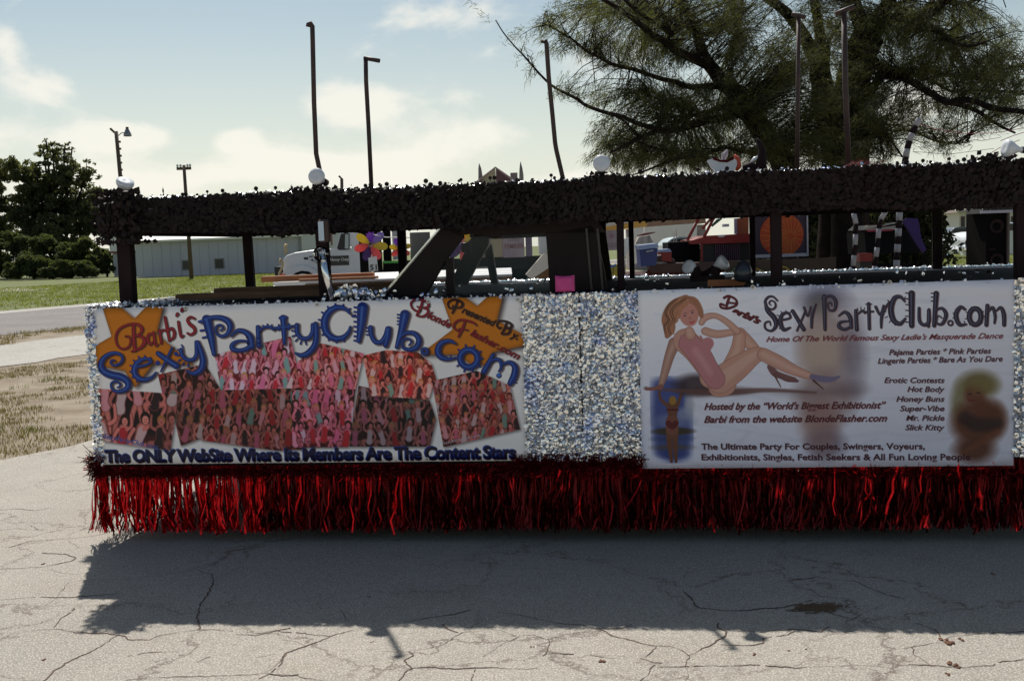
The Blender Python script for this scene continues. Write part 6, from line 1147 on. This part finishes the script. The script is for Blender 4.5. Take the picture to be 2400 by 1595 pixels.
car(T, [(2262, 596), (2260, 584), (2265, 578), (2264, 562), (2270, 552), (2290, 546), (2312, 542), (2340, 540), (2350, 522), (2400, 520), (2420, 540), (2420, 598)], [(2290, .36), (2400, .36)], tw, [[(2345, 540), (2353, 525), (2390, 524), (2392, 540)]])
T.box('grille', 2263, 564, 2282, 574, -.03, .025, tdark); T.box('headlight', 2284, 556, 2296, 568, -.03, .025, mat('amber_lens', (.5, .18, .08), .3)); bev(T.box('chrome_bumper', 2257, 577, 2290, 588, -.1, .3, MT['chrome']), .03); T.box('lower_bumper', 2262, 589, 2300, 597, -.04, .3, tw)
T = Far('tyre_pile', 'dark worn tyre lying on the grass in front of the white pickup', 'tyre', 2275, 24.0); c = T.p(2277, 620); MB().lathe([(0, .2), (0, .46), (.06, .52), (.3, .52), (.34, .46), (.34, .2)], (c.x, 0, .2), (0.1, .35, 1), 24).build('tyre', MT['tyre'], T.root, True)
# speaker cabinet with a window unit on top
T = Far('speaker_cabinet', 'tall black speaker cabinet at the right end of the float behind', 'speaker', 2350, 11.5); sp = T.box('cabinet', 2311, 498, 2366, 655, 0, .5, mat('carpet_black', (.006, .005, .005), .95, spec=.05)); T.box('handle', 2318, 583, 2334, 585, -.02, .02, MT['black']); T.box('cable_strip', 2362, 490, 2366, 640, -.05, .03, mat('tan_cable', (.07, .05, .045), .7)); T.box('plinth', 2300, 650, 2420, 700, -.05, .6, redd, ground=True)
for v_ in (530, 610): MB().lathe([(0, .075), (.01, .075), (.0, .05), (-.03, .0)], T.p(2336, v_, -.002), (0, -1, 0), 20).build('speaker_cone', MT['black'], T.root)
T = Far('air_conditioner', 'grey window air conditioner unit standing on the speaker cabinet', 'air conditioner', 2340, 11.45); ac = T.box('housing', 2302, 472, 2378, 497, 0, .4, mat('ac_grey', (.09, .085, .09), .6)); T.box('front_lip', 2300, 494, 2380, 497.5, -.04, .03, fr); T.box('grille_frame', 2303, 473, 2322, 495, -.02, .015, fr); T.box('grille', 2305, 475, 2320, 493, -.03, .009, tdark)
for k in range(9): T.box('slat', 2326+k*5.4, 476, 2328.5+k*5.4, 492, -.012, .01, tdark, ac)
# second far float rail: line of silver tinsel under a dark canopy behind
T = Far('tinsel_garland', 'faint silver tinsel garland hanging under the canopy on the right', 'garland', 2090, 7.6); mb = MB(); rr_ = random.Random(3)
for k in range(420):
    u_ = rr_.uniform(2008, 2178); p = T.p(u_, 476+5*math.sin(u_*.05)+rr_.gauss(0, 2.2)); d = Vector((rr_.uniform(-1, 1), rr_.uniform(-1, 1), rr_.uniform(-1, .6)))*.012; mb.quad(p, p+d, p+d+Vector((.002, 0, .002)), p+Vector((.002, 0, .002)))
mb.build('tinsel', mat('dull_silver', (.3, .27, .3), .4, .6), T.root, kind='stuff'); T.tube('cord', [(2008, 474), (2090, 472), (2178, 474)], 1.2, 0, MT['black'])

# ---------------------------------------------------------------- the big feathery tree
TD = 17.0; tsc = TD/FPX
def z5(*l): return [(1100+a/3.485, b/3.485) for a, b in l]
def z6(*l): return [(1700+a/3.371, b/3.371) for a, b in l]
LIMBS = [  # points in the picture, start and end thickness in picture px, depth offsets (m) start -> end
    ([(1992, 640), (1992, 385)]+z6((985, 1000), (1000, 700), (1060, 450), (1130, 290)), 92, 74, 0, 0),
    (z6((1130, 290), (1070, 180), (1030, 70), (1005, -40), (960, -200), (900, -500)), 44, 20, 0, .3),
    (z6((1130, 300), (1200, 200), (1240, 110), (1300, 0), (1380, -150), (1500, -400)), 52, 18, 0, -.6),
    (z6((1235, 190), (1300, 160), (1400, 140), (1550, 165), (1650, 90), (1740, 20), (1850, -60)), 26, 10, -.2, -1.6),
    (z6((1550, 165), (1640, 230), (1700, 262), (1780, 320), (1850, 352), (1960, 360), (2060, 330)), 17, 4, -.8, -1.8),
    ([(1945, 640)]+z6((870, 1300), (830, 1000), (790, 850), (770, 700), (745, 540), (755, 390)), 74, 46, .5, .6),
    (z6((760, 400), (745, 260), (725, 120), (700, 0), (690, -150), (640, -400)), 30, 14, .6, 1.2),
    (z6((745, 540), (690, 420), (600, 250), (480, 100), (350, 0), (200, -90)), 40, 18, .6, 1.6),
    (z6((800, 380), (850, 270), (920, 180), (960, 60), (980, -100)), 10, 6, .5, .2),
    ([(1872, 640)]+z6((470, 1350), (380, 1180), (300, 1050), (200, 900), (100, 760), (0, 650)), 64, 38, -.3, -.5),
    (z5((2090, 705), (2000, 580), (1930, 490), (1880, 350), (1850, 250), (1800, 150), (1765, 80), (1735, -30), (1700, -200)), 34, 14, -.5, .6),
    (z5((1960, 540), (1830, 480), (1700, 420), (1600, 340), (1500, 290), (1420, 220), (1330, 150), (1200, 60), (1100, 0), (980, -90)), 24, 6, -.5, -2.0),
    (z5((2090, 705), (1960, 705), (1800, 710), (1680, 670), (1550, 640), (1350, 570), (1180, 530), (1060, 470), (960, 420), (850, 330), (700, 240), (600, 190)), 17, 2.5, -.5, -1.2),
    (z5((1650, 270), (1560, 210), (1450, 150), (1330, 60), (1250, -20)), 15, 5, -.9, -1.8), (z5((1830, 240), (1700, 170), (1560, 130), (1480, 60), (1420, -30)), 16, 6, -.4, .4),
    (z5((2330, 900), (2265, 915), (2080, 960), (1900, 1000), (1700, 1060), (1550, 1070), (1400, 1120), (1250, 1200), (1150, 1245)), 26, 5, -.6, -1.2),
    (z5((1600, 1068), (1480, 1040), (1350, 1000), (1250, 955), (1150, 930), (1050, 900), (950, 860), (880, 810), (800, 770), (720, 730), (650, 680), (570, 600), (500, 520), (430, 440), (380, 390), (280, 270), (215, 165)), 12, 2, -1.0, -2.6),
    (z5((2260, 830), (2150, 850), (2020, 890), (1900, 930), (1750, 950), (1600, 950)), 20, 6, -.4, 0), (z5((1400, 1120), (1330, 1060), (1280, 1000), (1200, 960)), 7, 3, -1, -1.4),
    (z5((1380, 1160), (1500, 1200), (1620, 1230), (1700, 1240)), 6, 3, -1, -.7), (z5((2420, 1210), (2265, 1240), (2080, 1210), (1900, 1270), (1740, 1290), (1600, 1330), (1450, 1390), (1330, 1430)), 13, 3, -.5, -1.5),
    (z5((1830, 880), (1760, 980), (1700, 870), (1580, 820), (1480, 780), (1440, 700), (1380, 640)), 7, 3, .2, -.6),
    (z6((1120, 780), (1170, 690), (1225, 610), (1290, 590), (1380, 605), (1500, 660), (1620, 735), (1750, 805), (1830, 795), (1950, 795), (2100, 850), (2230, 870), (2400, 885), (2600, 900)), 22, 10, 0, -2.4),
    (z6((1750, 808), (1880, 835), (2000, 885), (2100, 950), (2200, 1010), (2290, 1050)), 13, 4, -1.2, -1.8),
    (z6((1150, 560), (1240, 522), (1370, 560), (1500, 600), (1650, 650), (1780, 720), (1900, 720), (2100, 715), (2360, 745), (2500, 760)), 12, 4, .3, 1.4), (z6((1380, 560), (1550, 550), (1750, 600), (1950, 600), (2150, 560), (2400, 500)), 9, 4, .4, 1.0),
    (z6((1100, 900), (1180, 1020), (1240, 1070), (1320, 1130), (1400, 1240)), 8, 4, 0, -.6), (z6((1160, 960), (1210, 1060), (1250, 1230)), 7, 4, 0, -.3), (z6((1500, 1040), (1650, 1110), (1800, 1135), (1930, 1120)), 6, 2, .5, .2),
    ([(2035, 640), (2034, 370), (2034, 290)], 9, 7, .4, .4), (z6((1500, 150), (1620, 40), (1760, 10), (1900, 20), (2100, -30)), 12, 4, -.4, .6), (z6((1250, 60), (1400, 20), (1560, -20)), 14, 7, .5, 1.0),
    (z6((20, 440), (60, 370), (100, 230), (130, 60), (120, -60)), 14, 8, .8, 1.2), (z6((85, 260), (70, 120), (55, 0)), 9, 5, 1, 1.3), (z6((750, 460), (620, 520), (520, 560), (400, 560)), 8, 3, .5, 1.0)]
tb = B(1960, 600, TD); tb.z = 0
TREE = thing('feathery_tree', 'huge dark feathery pine like tree with spreading limbs filling the upper right sky', 'tree', tb)
limbs3 = []
for k, (pts_, w0, w1, d0, d1) in enumerate(LIMBS):
    C = catmull(pts_, 5); n = len(C); P = []
    for i, c in enumerate(C): t = i/(n-1); P.append(B(c[0], c[1], TD+d0+(d1-d0)*t) - tb)
    rad = [(w0+(w1-w0)*(i/(n-1))**.8)*tsc/2 for i in range(n)]
    if k in (0, 5, 9): P[0].z = 0.0
    MB().tube([tuple(p) for p in P], rad, 10 if w0 > 30 else 7).build('trunk' if k in (0, 5, 9) else 'limb', bark, TREE, True)
    limbs3.append((np.array([tuple(p) for p in P]), np.array(rad), k))
rt_ = np.random.default_rng(77)
def blobs_pts(bl):
    """bl: (u, v, ru, rv, n, depth spread)"""
    o = []
    for u, v, ru, rv, n, dz in bl:
        n = int(n*.68)
        a = rt_.uniform(0, 2*np.pi, n); r = np.sqrt(rt_.uniform(0, 1, n)); 
        for i in range(n): q = B(u+ru*r[i]*math.cos(a[i]), v+rv*r[i]*math.sin(a[i]), TD+rt_.uniform(-dz, dz)) - tb; o.append(tuple(q))
    return np.array(o)
FOL = [(1500, 110, 60, 45, 90, 1.2), (1560, 120, 60, 60, 110, 1.2), (1440, 110, 70, 50, 70, 1.2), (1600, 90, 50, 60, 80, 1), (1620, 30, 130, 40, 160, 1.5), (1480, 25, 130, 35, 110, 1.5), (1340, 40, 80, 45, 60, 1.2), (1390, 90, 60, 40, 55, 1),
    (1500, 230, 60, 40, 70, 1.2), (1440, 235, 60, 30, 60, 1), (1560, 250, 60, 40, 90, 1.2), (1600, 225, 60, 40, 110, 1), (1680, 240, 70, 50, 160, 1.2), (1640, 330, 110, 50, 190, 1.4), (1500, 330, 90, 40, 120, 1.2), (1420, 310, 40, 30, 40, 1), (1450, 365, 90, 28, 80, 1), (1540, 385, 120, 22, 110, 1), (1680, 370, 90, 40, 130, 1.2),
    (1720, 130, 60, 70, 120, 1.5), (1780, 60, 70, 60, 130, 1.5), (1700, 40, 60, 50, 90, 1.5), (1800, 170, 70, 60, 170, 1.5), (1760, 280, 90, 80, 260, 1.6), (1850, 250, 90, 90, 300, 1.6), (1870, 120, 60, 60, 130, 1.5), (1960, 150, 70, 90, 220, 1.6), (1960, 290, 100, 90, 360, 1.6), (1900, 360, 140, 50, 300, 1.5), (2060, 250, 60, 60, 150, 1.3), (2090, 110, 90, 45, 170, 1.4),
    (1960, 40, 90, 50, 160, 1.6), (2080, 35, 80, 40, 110, 1.4), (2180, 100, 110, 40, 200, 1.5), (2200, 30, 120, 30, 140, 1.5), (2270, 140, 130, 60, 260, 1.5), (2340, 90, 70, 50, 110, 1.3), (2330, 190, 90, 50, 170, 1.4), (2180, 165, 100, 30, 110, 1.2), (2110, 270, 60, 40, 80, 1), (2180, 260, 60, 30, 40, 1), (2300, 240, 110, 30, 90, 1.2), (2260, 290, 90, 35, 45, 1), (2180, 300, 70, 30, 40, 1), (2060, 340, 50, 45, 70, 1), (2210, 340, 40, 20, 14, .6), (2370, 270, 50, 30, 40, 1),
    (1320, 110, 40, 30, 22, .8), (1290, 60, 40, 40, 22, .8), (1350, 215, 60, 30, 22, .8), (1380, 20, 60, 30, 40, 1),
    # out of the frame above
    (1700, -90, 300, 90, 360, 2.2), (2100, -110, 300, 110, 420, 2.2), (1900, -260, 420, 130, 460, 2.5), (2520, 150, 110, 170, 160, 1.8)]
SPR = blobs_pts(FOL)
AP = np.concatenate([l[0] for l in limbs3]); AR = np.concatenate([l[1] for l in limbs3]); thin = AR < .22; AP = AP[thin]
# sprigs follow the thin outer limbs too
ex = []
for P, R_, k in limbs3:
    if R_[0] > .2: continue
    seg = np.linalg.norm(np.diff(P, axis=0), axis=1).sum(); n = int(seg*6)
    ii = rt_.uniform(.12, 1, n)*(len(P)-1); i0 = ii.astype(int).clip(0, len(P)-2); f_ = (ii-i0)[:, None]; q = P[i0]*(1-f_)+P[i0+1]*f_; ex.append(q+rt_.normal(0, .16, (n, 3))+[0, 0, .05])
SPR = np.concatenate([SPR]+ex); ns = len(SPR)
TW = MB(); tips = []; dirs = []
Vt = []; 
for i in range(ns):
    q = SPR[i]; d2 = ((AP-q)**2).sum(1); j = np.argsort(d2)[:12]; j = j[rt_.integers(0, 12)]; a = AP[j]; d = q-a; L0 = np.linalg.norm(d)
    if L0 > 1.6: a = q-d/L0*1.0; d = q-a; L0 = 1.0
    dirs.append(d/(L0+1e-6)); 
    if i % 2 == 0 and L0 > .08:
        m_ = (a+q)/2+np.array([0, 0, .08*L0]); r0 = .010; 
        TW.tube([tuple(a), tuple(m_), tuple(q)], [r0, r0*.7, r0*.35], 3, False)
TW.build('twigs', bark, TREE, kind='stuff')
dirs = np.array(dirs)
def needles(P, D_, per, ln, wd, m, seed, name='crown'):
    r = np.random.default_rng(seed); n = len(P); P = np.repeat(P, per, 0); D_ = np.repeat(D_, per, 0); k = len(P)
    base = P+D_*r.uniform(-.34, .10, (k, 1))+r.normal(0, .035, (k, 3)); d = D_*.75+r.normal(0, .42, (k, 3))+np.array([0, 0, -.18]); d /= np.linalg.norm(d, axis=1, keepdims=True)
    l = (ln*r.uniform(.5, 1.3, k))[:, None]; b = np.cross(d, r.normal(size=(k, 3))); b /= np.linalg.norm(b, axis=1, keepdims=True)+1e-9
    tip = base+d*l+np.array([0, 0, -.03]); V = np.stack([base-b*wd, base+b*wd, tip], 1); return raw(name, V, np.arange(3*k).reshape(-1, 3), m, TREE, kind='stuff')
ndl = mat('needle_green', (.045, .052, .018), .75, c2=(.08, .085, .022), scale=.9, trans=(.16, .17, .04)); ndl2 = mat('needle_dark', (.028, .032, .016), .8, c2=(.05, .054, .02), scale=.8, trans=(.06, .065, .02))
h_ = rt_.random(ns) < .6
needles(SPR[h_], dirs[h_], 40, .12, .0040, ndl, 1); needles(SPR[~h_], dirs[~h_], 40, .14, .0044, ndl2, 2)
